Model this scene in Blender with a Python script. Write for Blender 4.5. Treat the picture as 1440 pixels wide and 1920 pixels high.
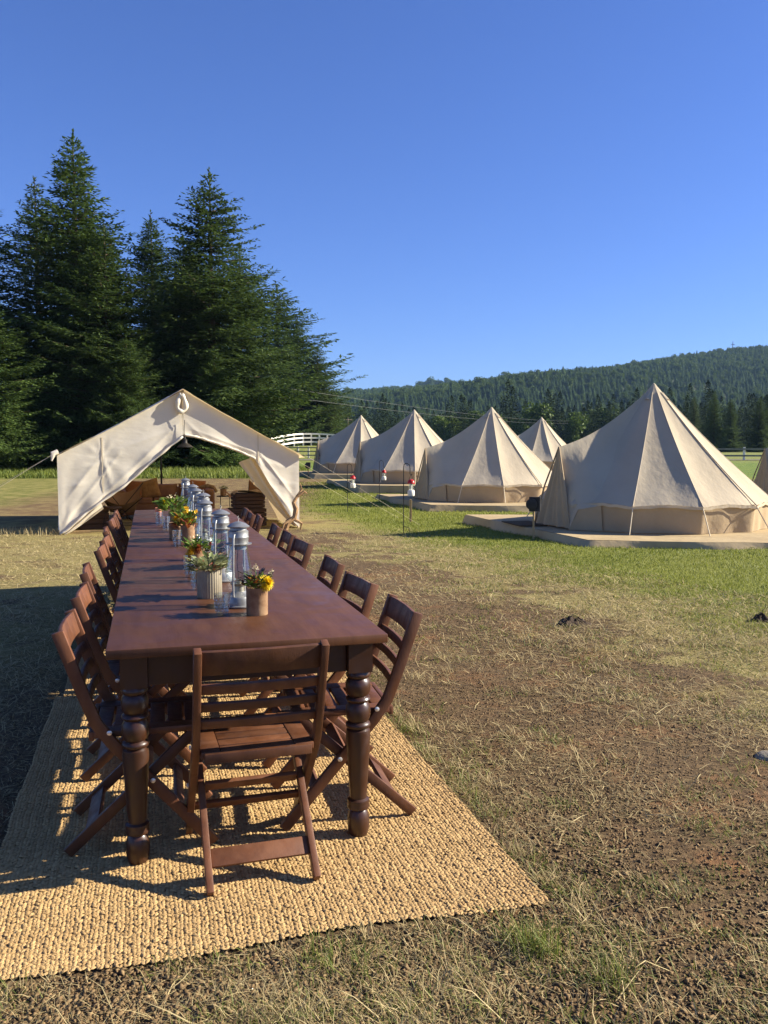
import bpy, bmesh, math, random
import numpy as np
from mathutils import Vector, Matrix, noise
R = math.radians
random.seed(7)
for o in list(bpy.data.objects): bpy.data.objects.remove(o)
scene = bpy.context.scene
col = scene.collection

# ------------------------------------------------------------------ camera
EYE = 1.43
cam = bpy.data.cameras.new('camera'); camo = bpy.data.objects.new('camera', cam); col.objects.link(camo)
cam.sensor_fit = 'VERTICAL'; cam.sensor_height = 36.0; cam.lens = 1610 / 1920 * 36
cam.clip_start = 0.05; cam.clip_end = 9000
camo.location = (0, 0, EYE); camo.rotation_euler = (R(90) - math.atan(123 / 1610), 0, 0)
scene.camera = camo
scene.render.resolution_x = 768; scene.render.resolution_y = 1024

# ------------------------------------------------------------------ sky, sun, exposure
SUN_EL = R(28); SUN_ROT = R(83)          # rotation measured from +Y towards +X
world = bpy.data.worlds.new('World'); scene.world = world; world.use_nodes = True
wn = world.node_tree.nodes; wl = world.node_tree.links
bg = wn['Background']
sky = wn.new('ShaderNodeTexSky'); sky.sky_type = 'NISHITA'; sky.sun_disc = False
sky.sun_elevation = SUN_EL; sky.sun_rotation = SUN_ROT
sky.air_density = 1.0; sky.dust_density = 0.45; sky.ozone_density = 4.0; sky.altitude = 300
skt = wn.new('ShaderNodeMix'); skt.data_type = 'RGBA'; skt.blend_type = 'MULTIPLY'; skt.inputs[0].default_value = 1.0
skt.inputs[7].default_value = (0.66, 0.82, 1.36, 1)      # clear-day blue of the photograph's white balance
wl.new(sky.outputs[0], skt.inputs[6]); wl.new(skt.outputs[2], bg.inputs[0]); bg.inputs[1].default_value = 0.053
sun = bpy.data.lights.new('sun', 'SUN'); suno = bpy.data.objects.new('sun', sun); col.objects.link(suno)
sun.energy = 5.0; sun.angle = R(0.53); sun.color = (1.0, 0.925, 0.80)
sd = Vector((math.sin(SUN_ROT) * math.cos(SUN_EL), math.cos(SUN_ROT) * math.cos(SUN_EL), math.sin(SUN_EL)))
suno.rotation_euler = sd.to_track_quat('Z', 'Y').to_euler(); suno.location = sd * 60
scene.view_settings.view_transform = 'Standard'; scene.view_settings.look = 'None'
scene.view_settings.exposure = 1.3; scene.view_settings.gamma = 1.0
scene.view_settings.use_curve_mapping = False
scene.cycles.max_bounces = 8; scene.cycles.transparent_max_bounces = 16
scene.cycles.volume_bounces = 0

# ------------------------------------------------------------------ helpers: tags
def tag(o, label=None, cat=None, group=None, kind=None):
    if label: o['label'] = label
    if cat: o['category'] = cat
    if group: o['group'] = group
    if kind: o['kind'] = kind
    return o
def empty(name, loc=(0, 0, 0), rz=0.0, label=None, cat=None, group=None):
    o = bpy.data.objects.new(name, None); col.objects.link(o)
    o.location = loc; o.rotation_euler = (0, 0, rz); o.empty_display_size = 0.1
    return tag(o, label, cat, group)
def kids(o): return [c for c in bpy.data.objects if c.parent is o]
def copy_tree(o, parent=None):
    c = o.copy(); col.objects.link(c); c.parent = parent
    for ch in CH.get(o.name, []):
        cc = copy_tree(ch, c); CH.setdefault(c.name, []).append(cc)
    return c
CH = {}

# ------------------------------------------------------------------ helpers: materials
def mat(name, color, rough=0.7, color2=None, vscale=4.0, vstretch=(1, 1, 1), tint=False, bump=0.0, bscale=60.0,
        bstretch=(1, 1, 1), metal=0.0, spec=0.3, translucent=0.0, tcolor=None, coat=0.0, bdist=0.01, detail=4.0, voff=0.5):
    w_ = (1, 1, 1) if metal > .5 else (1.02, .965, .83)
    color = tuple(a * c for a, c in zip(color, w_)); color2 = color2 and tuple(a * c for a, c in zip(color2, w_)); tcolor = tcolor and tuple(a * c for a, c in zip(tcolor, w_))
    m = bpy.data.materials.new(name); m.use_nodes = True
    nt = m.node_tree; N = nt.nodes; L = nt.links
    b = N['Principled BSDF']; out = N['Material Output']
    b.inputs['Roughness'].default_value = rough; b.inputs['Metallic'].default_value = metal
    b.inputs['Specular IOR Level'].default_value = spec
    b.inputs['Base Color'].default_value = (*color, 1)
    if coat: b.inputs['Coat Weight'].default_value = coat; b.inputs['Coat Roughness'].default_value = 0.15
    tc = N.new('ShaderNodeTexCoord')
    csock = None
    if color2 is not None:
        mx = N.new('ShaderNodeMix'); mx.data_type = 'RGBA'
        mx.inputs[6].default_value = (*color, 1); mx.inputs[7].default_value = (*color2, 1)
        if tint:
            a = N.new('ShaderNodeAttribute'); a.attribute_name = 'tint'
            L.new(a.outputs['Fac'], mx.inputs[0])
        else:
            mp = N.new('ShaderNodeMapping'); mp.inputs['Scale'].default_value = vstretch
            n = N.new('ShaderNodeTexNoise'); n.inputs['Scale'].default_value = vscale; n.inputs['Detail'].default_value = detail
            n.inputs['Roughness'].default_value = 0.65
            r = N.new('ShaderNodeMapRange'); r.inputs[1].default_value = voff - 0.18; r.inputs[2].default_value = voff + 0.18
            L.new(tc.outputs['Object'], mp.inputs[0]); L.new(mp.outputs[0], n.inputs['Vector'])
            L.new(n.outputs['Fac'], r.inputs[0]); L.new(r.outputs[0], mx.inputs[0])
        L.new(mx.outputs[2], b.inputs['Base Color']); csock = mx.outputs[2]
    if bump:
        mp2 = N.new('ShaderNodeMapping'); mp2.inputs['Scale'].default_value = bstretch
        n2 = N.new('ShaderNodeTexNoise'); n2.inputs['Scale'].default_value = bscale; n2.inputs['Detail'].default_value = 5
        bp = N.new('ShaderNodeBump'); bp.inputs['Strength'].default_value = bump; bp.inputs['Distance'].default_value = bdist
        L.new(tc.outputs['Object'], mp2.inputs[0]); L.new(mp2.outputs[0], n2.inputs['Vector'])
        L.new(n2.outputs['Fac'], bp.inputs['Height']); L.new(bp.outputs[0], b.inputs['Normal'])
    if translucent:
        t = N.new('ShaderNodeBsdfTranslucent'); ms = N.new('ShaderNodeMixShader')
        ms.inputs[0].default_value = translucent
        t.inputs[0].default_value = (*(tcolor or color), 1)
        if csock is not None and tcolor is None: L.new(csock, t.inputs[0])
        L.new(b.outputs[0], ms.inputs[1]); L.new(t.outputs[0], ms.inputs[2]); L.new(ms.outputs[0], out.inputs[0])
    return m
def glass_mat(name, tintc=(0.93, 0.97, 0.95), refl=0.03):
    m = bpy.data.materials.new(name); m.use_nodes = True
    nt = m.node_tree; N = nt.nodes; L = nt.links; N.remove(N['Principled BSDF'])
    t = N.new('ShaderNodeBsdfTransparent'); t.inputs[0].default_value = (*tintc, 1)
    g = N.new('ShaderNodeBsdfGlossy'); g.inputs['Roughness'].default_value = 0.06
    fr = N.new('ShaderNodeLayerWeight'); fr.inputs[0].default_value = 0.22
    ad = N.new('ShaderNodeMath'); ad.operation = 'MULTIPLY_ADD'; ad.inputs[1].default_value = 0.55; ad.inputs[2].default_value = refl
    n = N.new('ShaderNodeTexNoise'); n.inputs['Scale'].default_value = 40
    tc = N.new('ShaderNodeTexCoord'); L.new(tc.outputs['Object'], n.inputs['Vector'])
    bp = N.new('ShaderNodeBump'); bp.inputs['Strength'].default_value = 0.15; bp.inputs['Distance'].default_value = 0.003
    L.new(n.outputs['Fac'], bp.inputs['Height']); L.new(bp.outputs[0], g.inputs['Normal'])
    ms = N.new('ShaderNodeMixShader')
    L.new(fr.outputs['Facing'], ad.inputs[0]); L.new(ad.outputs[0], ms.inputs[0])
    L.new(t.outputs[0], ms.inputs[1]); L.new(g.outputs[0], ms.inputs[2]); L.new(ms.outputs[0], N['Material Output'].inputs[0])
    return m
M = {}
M['top'] = mat('table_top_wood', (0.070, 0.028, 0.012), 0.46, (0.105, 0.045, 0.021), 2.5, (6, 1, 1), bump=0.05, bscale=8, bstretch=(14, 1, 1), spec=0.32)
M['leg'] = mat('table_leg_wood', (0.032, 0.012, 0.006), 0.30, (0.055, 0.022, 0.010), 5, (1, 1, .3), spec=0.45, coat=0.12)
M['chair'] = mat('chair_wood', (0.078, 0.028, 0.011), 0.55, (0.135, 0.054, 0.024), 7, (2, 2, .8), bump=0.12, bscale=30, bstretch=(8, 8, 1), bdist=0.004, spec=0.4)
M['bolt'] = mat('steel_bolt', (0.75, 0.72, 0.66), 0.35, metal=0.6)
M['jute'] = mat('jute_knots', (0.36, 0.24, 0.115), 0.9, (0.52, 0.36, 0.18), tint=True, bump=0.8, bscale=420, bstretch=(1, .35, 1), bdist=0.004, spec=0.12)
M['jute_base'] = mat('jute_backing', (0.25, 0.16, 0.075), 0.95, (0.33, 0.22, 0.105), 60, bump=0.5, bscale=120)
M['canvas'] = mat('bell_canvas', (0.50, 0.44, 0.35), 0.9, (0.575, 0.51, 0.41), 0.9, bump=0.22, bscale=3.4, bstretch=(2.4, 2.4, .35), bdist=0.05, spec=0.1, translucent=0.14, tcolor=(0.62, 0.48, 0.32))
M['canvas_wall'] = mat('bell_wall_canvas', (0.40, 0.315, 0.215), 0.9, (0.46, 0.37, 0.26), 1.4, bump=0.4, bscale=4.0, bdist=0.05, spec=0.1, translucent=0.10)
M['deck'] = mat('deck_canvas', (0.37, 0.29, 0.18), 0.9, (0.46, 0.37, 0.235), 1.3, bump=0.5, bscale=3.0, bdist=0.05, spec=0.1)
M['cream'] = mat('wall_tent_canvas', (0.76, 0.73, 0.66), 0.85, (0.82, 0.79, 0.73), 1.5, bump=0.16, bscale=5.0, bstretch=(1.0, 1.0, 2.2), bdist=0.03, spec=0.15, translucent=0.20, tcolor=(0.80, 0.64, 0.40))
M['rope'] = mat('rope', (0.66, 0.58, 0.44), 0.9)
M['darkmetal'] = mat('dark_iron', (0.022, 0.020, 0.018), 0.55, metal=0.4, spec=0.4)
M['galv'] = mat('galvanised_steel', (0.38, 0.38, 0.36), 0.48, (0.24, 0.24, 0.23), 30, metal=0.7)
M['brass'] = mat('burner_metal', (0.35, 0.32, 0.24), 0.4, metal=0.9)
M['glass'] = glass_mat('lantern_glass', (0.90, 0.94, 0.92), 0.07)
M['tumbler'] = glass_mat('tumbler_glass', (0.88, 0.91, 0.91), 0.09)
M['rust'] = mat('rusty_can', (0.20, 0.105, 0.055), 0.75, (0.40, 0.27, 0.17), 16, bump=0.3, bscale=50, bdist=0.004, metal=0.15)
M['ribbed'] = mat('aged_zinc', (0.26, 0.235, 0.185), 0.6, (0.38, 0.35, 0.29), 14, metal=0.4)
M['copper'] = mat('copper_cup', (0.62, 0.26, 0.16), 0.4, metal=0.6)
M['leaf_a'] = mat('dusty_leaf', (0.16, 0.20, 0.08), 0.6, (0.36, 0.38, 0.22), tint=True, translucent=0.25)
M['leaf_b'] = mat('green_leaf', (0.05, 0.11, 0.02), 0.5, (0.20, 0.30, 0.05), tint=True, translucent=0.3)
M['leaf_dark'] = mat('dark_leaf', (0.03, 0.035, 0.04), 0.6, (0.09, 0.09, 0.10), tint=True)
M['leaf_red'] = mat('red_leaf', (0.16, 0.03, 0.015), 0.5, (0.40, 0.13, 0.03), tint=True, translucent=0.25)
M['yellow'] = mat('yellow_petal', (0.80, 0.56, 0.01), 0.6, (0.88, 0.74, 0.04), tint=True, translucent=0.2)
M['gold'] = mat('gold_petal', (0.62, 0.34, 0.01), 0.6, (0.80, 0.60, 0.06), tint=True, translucent=0.25)
M['whitebud'] = mat('cream_bud', (0.62, 0.56, 0.36), 0.7, (0.78, 0.72, 0.52), tint=True)
M['feather'] = mat('grey_feather', (0.10, 0.095, 0.10), 0.7, (0.26, 0.25, 0.26), tint=True)
M['leather'] = mat('brown_leather', (0.15, 0.066, 0.030), 0.5, (0.22, 0.105, 0.05), 5, bump=0.3, bscale=14, spec=0.4)
M['tanleather'] = mat('tan_leather', (0.30, 0.17, 0.085), 0.55, (0.38, 0.23, 0.12), 4, bump=0.2, bscale=10)
M['rustcloth'] = mat('rust_cushion', (0.24, 0.095, 0.04), 0.9, (0.32, 0.14, 0.055), 9, bump=0.3)
M['plaid'] = mat('brown_cushion', (0.22, 0.12, 0.05), 0.9, (0.34, 0.21, 0.09), 12, bump=0.3)
M['darkwood'] = mat('dark_plank', (0.045, 0.024, 0.014), 0.75, (0.095, 0.05, 0.028), 5, (1, 1, 8), bump=0.4, bscale=20)
M['palewood'] = mat('pale_wood', (0.36, 0.25, 0.13), 0.8, (0.48, 0.35, 0.20), 6, (8, 1, 1), bump=0.3)
M['drift'] = mat('driftwood', (0.20, 0.115, 0.06), 0.85, (0.42, 0.27, 0.14), 14, bump=0.5, bscale=30)
M['hide'] = mat('pale_hide', (0.42, 0.33, 0.24), 0.9, (0.12, 0.07, 0.045), 6, bump=0.3)
M['mat'] = mat('doormat_fibre', (0.09, 0.055, 0.025), 0.95, (0.13, 0.08, 0.04), 60, bump=0.6, bscale=200)
M['red'] = mat('red_enamel', (0.48, 0.022, 0.022), 0.35)
M['whitepaint'] = mat('white_paint', (0.80, 0.79, 0.76), 0.55, (0.70, 0.69, 0.65), 3)
M['greyrail'] = mat('weathered_rail', (0.16, 0.17, 0.15), 0.8, (0.24, 0.24, 0.21), 3)
M['board'] = mat('chalk_board', (0.018, 0.018, 0.020), 0.6, (0.035, 0.035, 0.038), 12)
M['bark'] = mat('bark', (0.060, 0.042, 0.030), 0.95, (0.11, 0.08, 0.055), 8, (1, 1, .2), bump=0.8, bscale=12)
M['needles'] = mat('spruce_needles', (0.030, 0.062, 0.018), 0.65, (0.135, 0.200, 0.052), tint=True, spec=0.2, translucent=0.30)
M['needles_pale'] = mat('pale_needles', (0.050, 0.085, 0.030), 0.65, (0.120, 0.165, 0.055), tint=True, spec=0.2, translucent=0.22)
M['wood_needles'] = mat('valley_needles', (0.016, 0.032, 0.010), 0.75, (0.062, 0.095, 0.026), tint=True, spec=0.1)
M['hillneedles'] = mat('far_needles', (0.018, 0.040, 0.014), 0.8, (0.056, 0.095, 0.028), tint=True, spec=0.1)
M['broadleaf'] = mat('broad_leaves', (0.045, 0.085, 0.014), 0.6, (0.13, 0.19, 0.035), tint=True, spec=0.2, translucent=0.3)
M['lawn'] = mat('lawn_blades', (0.105, 0.150, 0.018), 0.6, (0.30, 0.325, 0.065), tint=True, spec=0.25, translucent=0.35)
M['tallgrass'] = mat('tall_grass', (0.075, 0.120, 0.018), 0.6, (0.24, 0.28, 0.06), tint=True, translucent=0.4)
M['straw'] = mat('dry_straw', (0.22, 0.165, 0.075), 0.75, (0.60, 0.51, 0.29), tint=True, spec=0.25, translucent=0.2)
M['stone'] = mat('gravel_stone', (0.070, 0.046, 0.026), 0.9, (0.28, 0.195, 0.105), tint=True, bump=0.4, bscale=80, bdist=0.004, spec=0.2)
M['soil'] = mat('molehill_soil', (0.035, 0.024, 0.016), 0.95, (0.06, 0.04, 0.026), 20, bump=0.8, bscale=50)
M['palestone'] = mat('pale_rock', (0.30, 0.27, 0.23), 0.9, (0.16, 0.14, 0.11), 20, bump=0.4)
M['pole'] = mat('utility_pole_wood', (0.16, 0.13, 0.10), 0.9)
M['wire'] = mat('cable', (0.20, 0.21, 0.22), 0.5)
M['asphalt'] = mat('asphalt', (0.12, 0.105, 0.10), 0.95, (0.16, 0.14, 0.13), 1.0)

def vary(m, lo, hi):
    nt = m.node_tree; N = nt.nodes; L = nt.links; b = N['Principled BSDF']; src = b.inputs['Base Color'].links[0].from_socket
    oi = N.new('ShaderNodeObjectInfo'); r = N.new('ShaderNodeMapRange'); r.inputs[3].default_value = lo; r.inputs[4].default_value = hi
    L.new(oi.outputs['Random'], r.inputs[0]); h = N.new('ShaderNodeHueSaturation'); L.new(r.outputs[0], h.inputs['Value']); L.new(src, h.inputs['Color']); L.new(h.outputs[0], b.inputs['Base Color'])
def scuff(m, lo, hi, scale):
    nt = m.node_tree; N = nt.nodes; L = nt.links; b = N['Principled BSDF']; tc = N.new('ShaderNodeTexCoord')
    n = N.new('ShaderNodeTexNoise'); n.inputs['Scale'].default_value = scale; n.inputs['Detail'].default_value = 6; n.inputs['Distortion'].default_value = 1.2
    r = N.new('ShaderNodeMapRange'); r.inputs[1].default_value = .35; r.inputs[2].default_value = .65; r.inputs[3].default_value = lo; r.inputs[4].default_value = hi
    L.new(tc.outputs['Object'], n.inputs['Vector']); L.new(n.outputs['Fac'], r.inputs[0]); L.new(r.outputs[0], b.inputs['Roughness'])
vary(M['needles'], .72, 1.35); vary(M['chair'], .75, 1.35); vary(M['canvas'], .93, 1.05)
scuff(M['top'], .36, .56, 5); scuff(M['leg'], .30, .52, 14); scuff(M['chair'], .42, .68, 12)

# ------------------------------------------------------------------ helpers: geometry
class MB:
    def __init__(s): s.v = []; s.f = []; s.t = []
    def add(s, vs, fs, tint=None):
        n = len(s.v); s.v += [tuple(v) for v in vs]; s.f += [tuple(i + n for i in f) for f in fs]
        s.t += [random.random() if tint is None else tint] * len(vs)
        return s
    def box(s, c, size, rot=None):
        x, y, z = [q / 2 for q in size]
        vs = [Vector((i * x, j * y, k * z)) for i in (-1, 1) for j in (-1, 1) for k in (-1, 1)]
        if rot is not None: vs = [rot @ v for v in vs]
        return s.add([v + Vector(c) for v in vs], [(0, 1, 3, 2), (4, 6, 7, 5), (0, 4, 5, 1), (2, 3, 7, 6), (0, 2, 6, 4), (1, 5, 7, 3)])
    def beam(s, p0, p1, w, h, side=(1, 0, 0)):
        p0, p1 = Vector(p0), Vector(p1); d = (p1 - p0).normalized()
        a = Vector(side); a = (a - d * a.dot(d)).normalized(); b = d.cross(a)
        vs = [p + a * (i * w / 2) + b * (j * h / 2) for p in (p0, p1) for i in (-1, 1) for j in (-1, 1)]
        return s.add(vs, [(0, 1, 3, 2), (4, 6, 7, 5), (0, 4, 5, 1), (2, 3, 7, 6), (0, 2, 6, 4), (1, 5, 7, 3)])
    def strip(s, pts, w, h, side=(1, 0, 0)):       # bent beam of rectangular section
        pts = [Vector(p) for p in pts]; n = len(pts); vs = []
        for i, p in enumerate(pts):
            d = (pts[min(i + 1, n - 1)] - pts[max(i - 1, 0)]).normalized()
            a = Vector(side); a = (a - d * a.dot(d)).normalized(); b = d.cross(a)
            vs += [p + a * (-w / 2) + b * (-h / 2), p + a * (w / 2) + b * (-h / 2), p + a * (w / 2) + b * (h / 2), p + a * (-w / 2) + b * (h / 2)]
        fs = [(3, 2, 1, 0), tuple(4 * (n - 1) + k for k in range(4))]
        for i in range(n - 1):
            for k in range(4): fs.append((4 * i + k, 4 * i + (k + 1) % 4, 4 * i + 4 + (k + 1) % 4, 4 * i + 4 + k))
        return s.add(vs, fs)
    def tube(s, pts, r, n=8, cap=True):
        pts = [Vector(p) for p in pts]; m = len(pts); rs = r if isinstance(r, (list, tuple)) else [r] * m
        vs = []; up = None
        for i, p in enumerate(pts):
            d = (pts[min(i + 1, m - 1)] - pts[max(i - 1, 0)]).normalized()
            if up is None:
                up = Vector((0, 0, 1)) if abs(d.z) < 0.9 else Vector((1, 0, 0))
            a = (up - d * up.dot(d)).normalized(); b = d.cross(a); up = a
            for k in range(n):
                t = 2 * math.pi * k / n; vs.append(p + (a * math.cos(t) + b * math.sin(t)) * rs[i])
        fs = []
        for i in range(m - 1):
            for k in range(n): fs.append((i * n + k, i * n + (k + 1) % n, (i + 1) * n + (k + 1) % n, (i + 1) * n + k))
        if cap: fs += [tuple(range(n - 1, -1, -1)), tuple((m - 1) * n + k for k in range(n))]
        return s.add(vs, fs)
    def lathe(s, prof, n=20, c=(0, 0, 0), ripple=None):
        c = Vector(c); vs = []
        for (r, z) in prof:
            for k in range(n):
                t = 2 * math.pi * k / n; rr = r * (1 + (ripple[1] * math.cos(ripple[0] * t) if ripple else 0))
                vs.append(c + Vector((rr * math.cos(t), rr * math.sin(t), z)))
        fs = []; m = len(prof)
        for i in range(m - 1):
            for k in range(n): fs.append((i * n + k, i * n + (k + 1) % n, (i + 1) * n + (k + 1) % n, (i + 1) * n + k))
        if prof[0][0] > 1e-4: fs.append(tuple(range(n - 1, -1, -1)))
        if prof[-1][0] > 1e-4: fs.append(tuple((m - 1) * n + k for k in range(n)))
        return s.add(vs, fs)
    def grid(s, fn, nu, nv, flip=False):
        vs = [fn(i / nu, j / nv) for j in range(nv + 1) for i in range(nu + 1)]
        fs = []
        for j in range(nv):
            for i in range(nu):
                a = j * (nu + 1) + i; q = (a, a + 1, a + nu + 2, a + nu + 1); fs.append(q[::-1] if flip else q)
        return s.add(vs, fs)
    def leaf(s, p, d, l, w, fold=0.25, tint=None):
        p = Vector(p); d = Vector(d).normalized(); sd_ = d.cross(Vector((random.uniform(-.4, .4), random.uniform(-.4, .4), 1)))
        if sd_.length < 1e-3: sd_ = Vector((1, 0, 0))
        sd_.normalize(); n = sd_.cross(d)
        vs = [p, p + d * l * .5 + sd_ * w + n * w * fold, p + d * l, p + d * l * .5 - sd_ * w + n * w * fold, p + d * l * .5]
        return s.add(vs, [(0, 1, 4), (1, 2, 4), (2, 3, 4), (3, 0, 4)], tint)
    def mesh(s, name, m, smooth=False, bevel=0.0, sharp=35):
        me = bpy.data.meshes.new(name); me.from_pydata(s.v, [], s.f); me.materials.append(m)
        if bevel:
            bm = bmesh.new(); bm.from_mesh(me)
            bmesh.ops.bevel(bm, geom=[e for e in bm.edges if len(e.link_faces) == 2 and e.calc_face_angle(0) > .6], offset=bevel, segments=2, profile=0.5, affect='EDGES', clamp_overlap=True)
            bm.to_mesh(me); bm.free()
        else:
            at = me.attributes.new('tint', 'FLOAT', 'POINT'); at.data.foreach_set('value', s.t)
        if smooth:
            me.polygons.foreach_set('use_smooth', [True] * len(me.polygons))
            me.set_sharp_from_angle(angle=R(sharp))
        me.update(); return me
    def build(s, name, m, parent=None, **k):
        return link(name, s.mesh(name, m, **k), parent)
def link(name, me, parent=None, loc=None, rz=None):
    o = bpy.data.objects.new(name, me); col.objects.link(o)
    if parent is not None: o.parent = parent; CH.setdefault(parent.name, []).append(o)
    if loc is not None: o.location = loc
    if rz is not None: o.rotation_euler = (0, 0, rz)
    return o
def np_mesh(name, V, F, m, tint=None, smooth=False):
    """V (n,3), F (k, c) all faces with c corners"""
    me = bpy.data.meshes.new(name); c = F.shape[1]
    me.vertices.add(len(V)); me.vertices.foreach_set('co', np.ascontiguousarray(V, dtype=np.float32).ravel())
    me.loops.add(F.size); me.loops.foreach_set('vertex_index', np.ascontiguousarray(F, dtype=np.int32).ravel())
    me.polygons.add(len(F)); me.polygons.foreach_set('loop_start', np.arange(0, F.size, c, dtype=np.int32))
    if smooth: me.polygons.foreach_set('use_smooth', np.ones(len(F), dtype=bool))
    me.update(calc_edges=True); me.validate()
    if tint is not None:
        at = me.attributes.new('tint', 'FLOAT', 'POINT'); at.data.foreach_set('value', np.ascontiguousarray(tint, dtype=np.float32))
    me.materials.append(m); return me
def fbm(x, y, z=0.0, o=4): return noise.fractal(Vector((x, y, z)), 1.0, 2.0, o)

# ------------------------------------------------------------------ ground
KN_Y = [-3000, 8, 12, 16, 25, 31, 40, 60, 100, 3000]
KN_Z = [0, 0, -0.10, -0.19, -0.25, -0.02, 0.08, 0.22, 0.4, 0.5]
def gz(x, y):
    x = np.asarray(x, float); y = np.asarray(y, float)
    z = sum(np.interp(y + d, KN_Y, KN_Z) for d in (-1.5, -.5, .5, 1.5)) / 4
    z = z + 1.15 * np.exp(-((x + 8) / 8) ** 2 - ((y - 94) / 10) ** 2)
    return z
def gzf(x, y): return float(gz(x, y))
def bumpz(x, y):      # small unevenness of the bare ground, none on the flat rug area
    return 0.012 * np.sin(1.9 * x + 0.7 * y) * np.sin(1.3 * y - .6 * x) + 0.007 * np.sin(5.1 * x + 1.2) * np.sin(4.3 * y + .5)
# table frame: S to the right across the table, T along it
T0 = Vector((-0.443, 2.86, 0)); TU = Vector((-0.264, 0.9645, 0)); TR = Vector((0.9645, 0.264, 0)); TYAW = math.atan2(0.264, 0.9645)
def TW(s, t, z=0): return T0 + TR * s + TU * t + Vector((0, 0, z))
def table_st(x, y):
    dx = x - T0.x; dy = y - T0.y
    return dx * TR.x + dy * TR.y, dx * TU.x + dy * TU.y
def ground_h(x, y):
    s, t = table_st(np.asarray(x, float), np.asarray(y, float))
    out = np.clip(np.maximum(np.abs(s) - 1.0, np.maximum(-t - 0.55, t - 7.2)) / 0.4, 0, 1)
    near = np.clip((30 - np.asarray(y, float)) / 10, 0, 1)
    return gz(x, y) + bumpz(np.asarray(x, float), np.asarray(y, float)) * out * near - 0.004 * (1 - out)
xs = np.concatenate([-np.geomspace(2600, 8, 46), np.arange(-7.8, 12.0, 0.12), np.geomspace(12.2, 2600, 44)])
ys = np.concatenate([-np.geomspace(2600, 2, 22), np.arange(-1.0, 1.6, .5), np.arange(1.7, 14, 0.10), np.geomspace(14.1, 130, 130), np.geomspace(135, 2600, 36)])
GX, GY = np.meshgrid(xs, ys); GZ = ground_h(GX, GY)
V = np.stack([GX.ravel(), GY.ravel(), GZ.ravel()], 1)
nx, ny = len(xs), len(ys); I = np.arange((ny - 1) * (nx - 1)); r_, c_ = I // (nx - 1), I % (nx - 1); a_ = r_ * nx + c_
F = np.stack([a_, a_ + 1, a_ + nx + 1, a_ + nx], 1)

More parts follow.
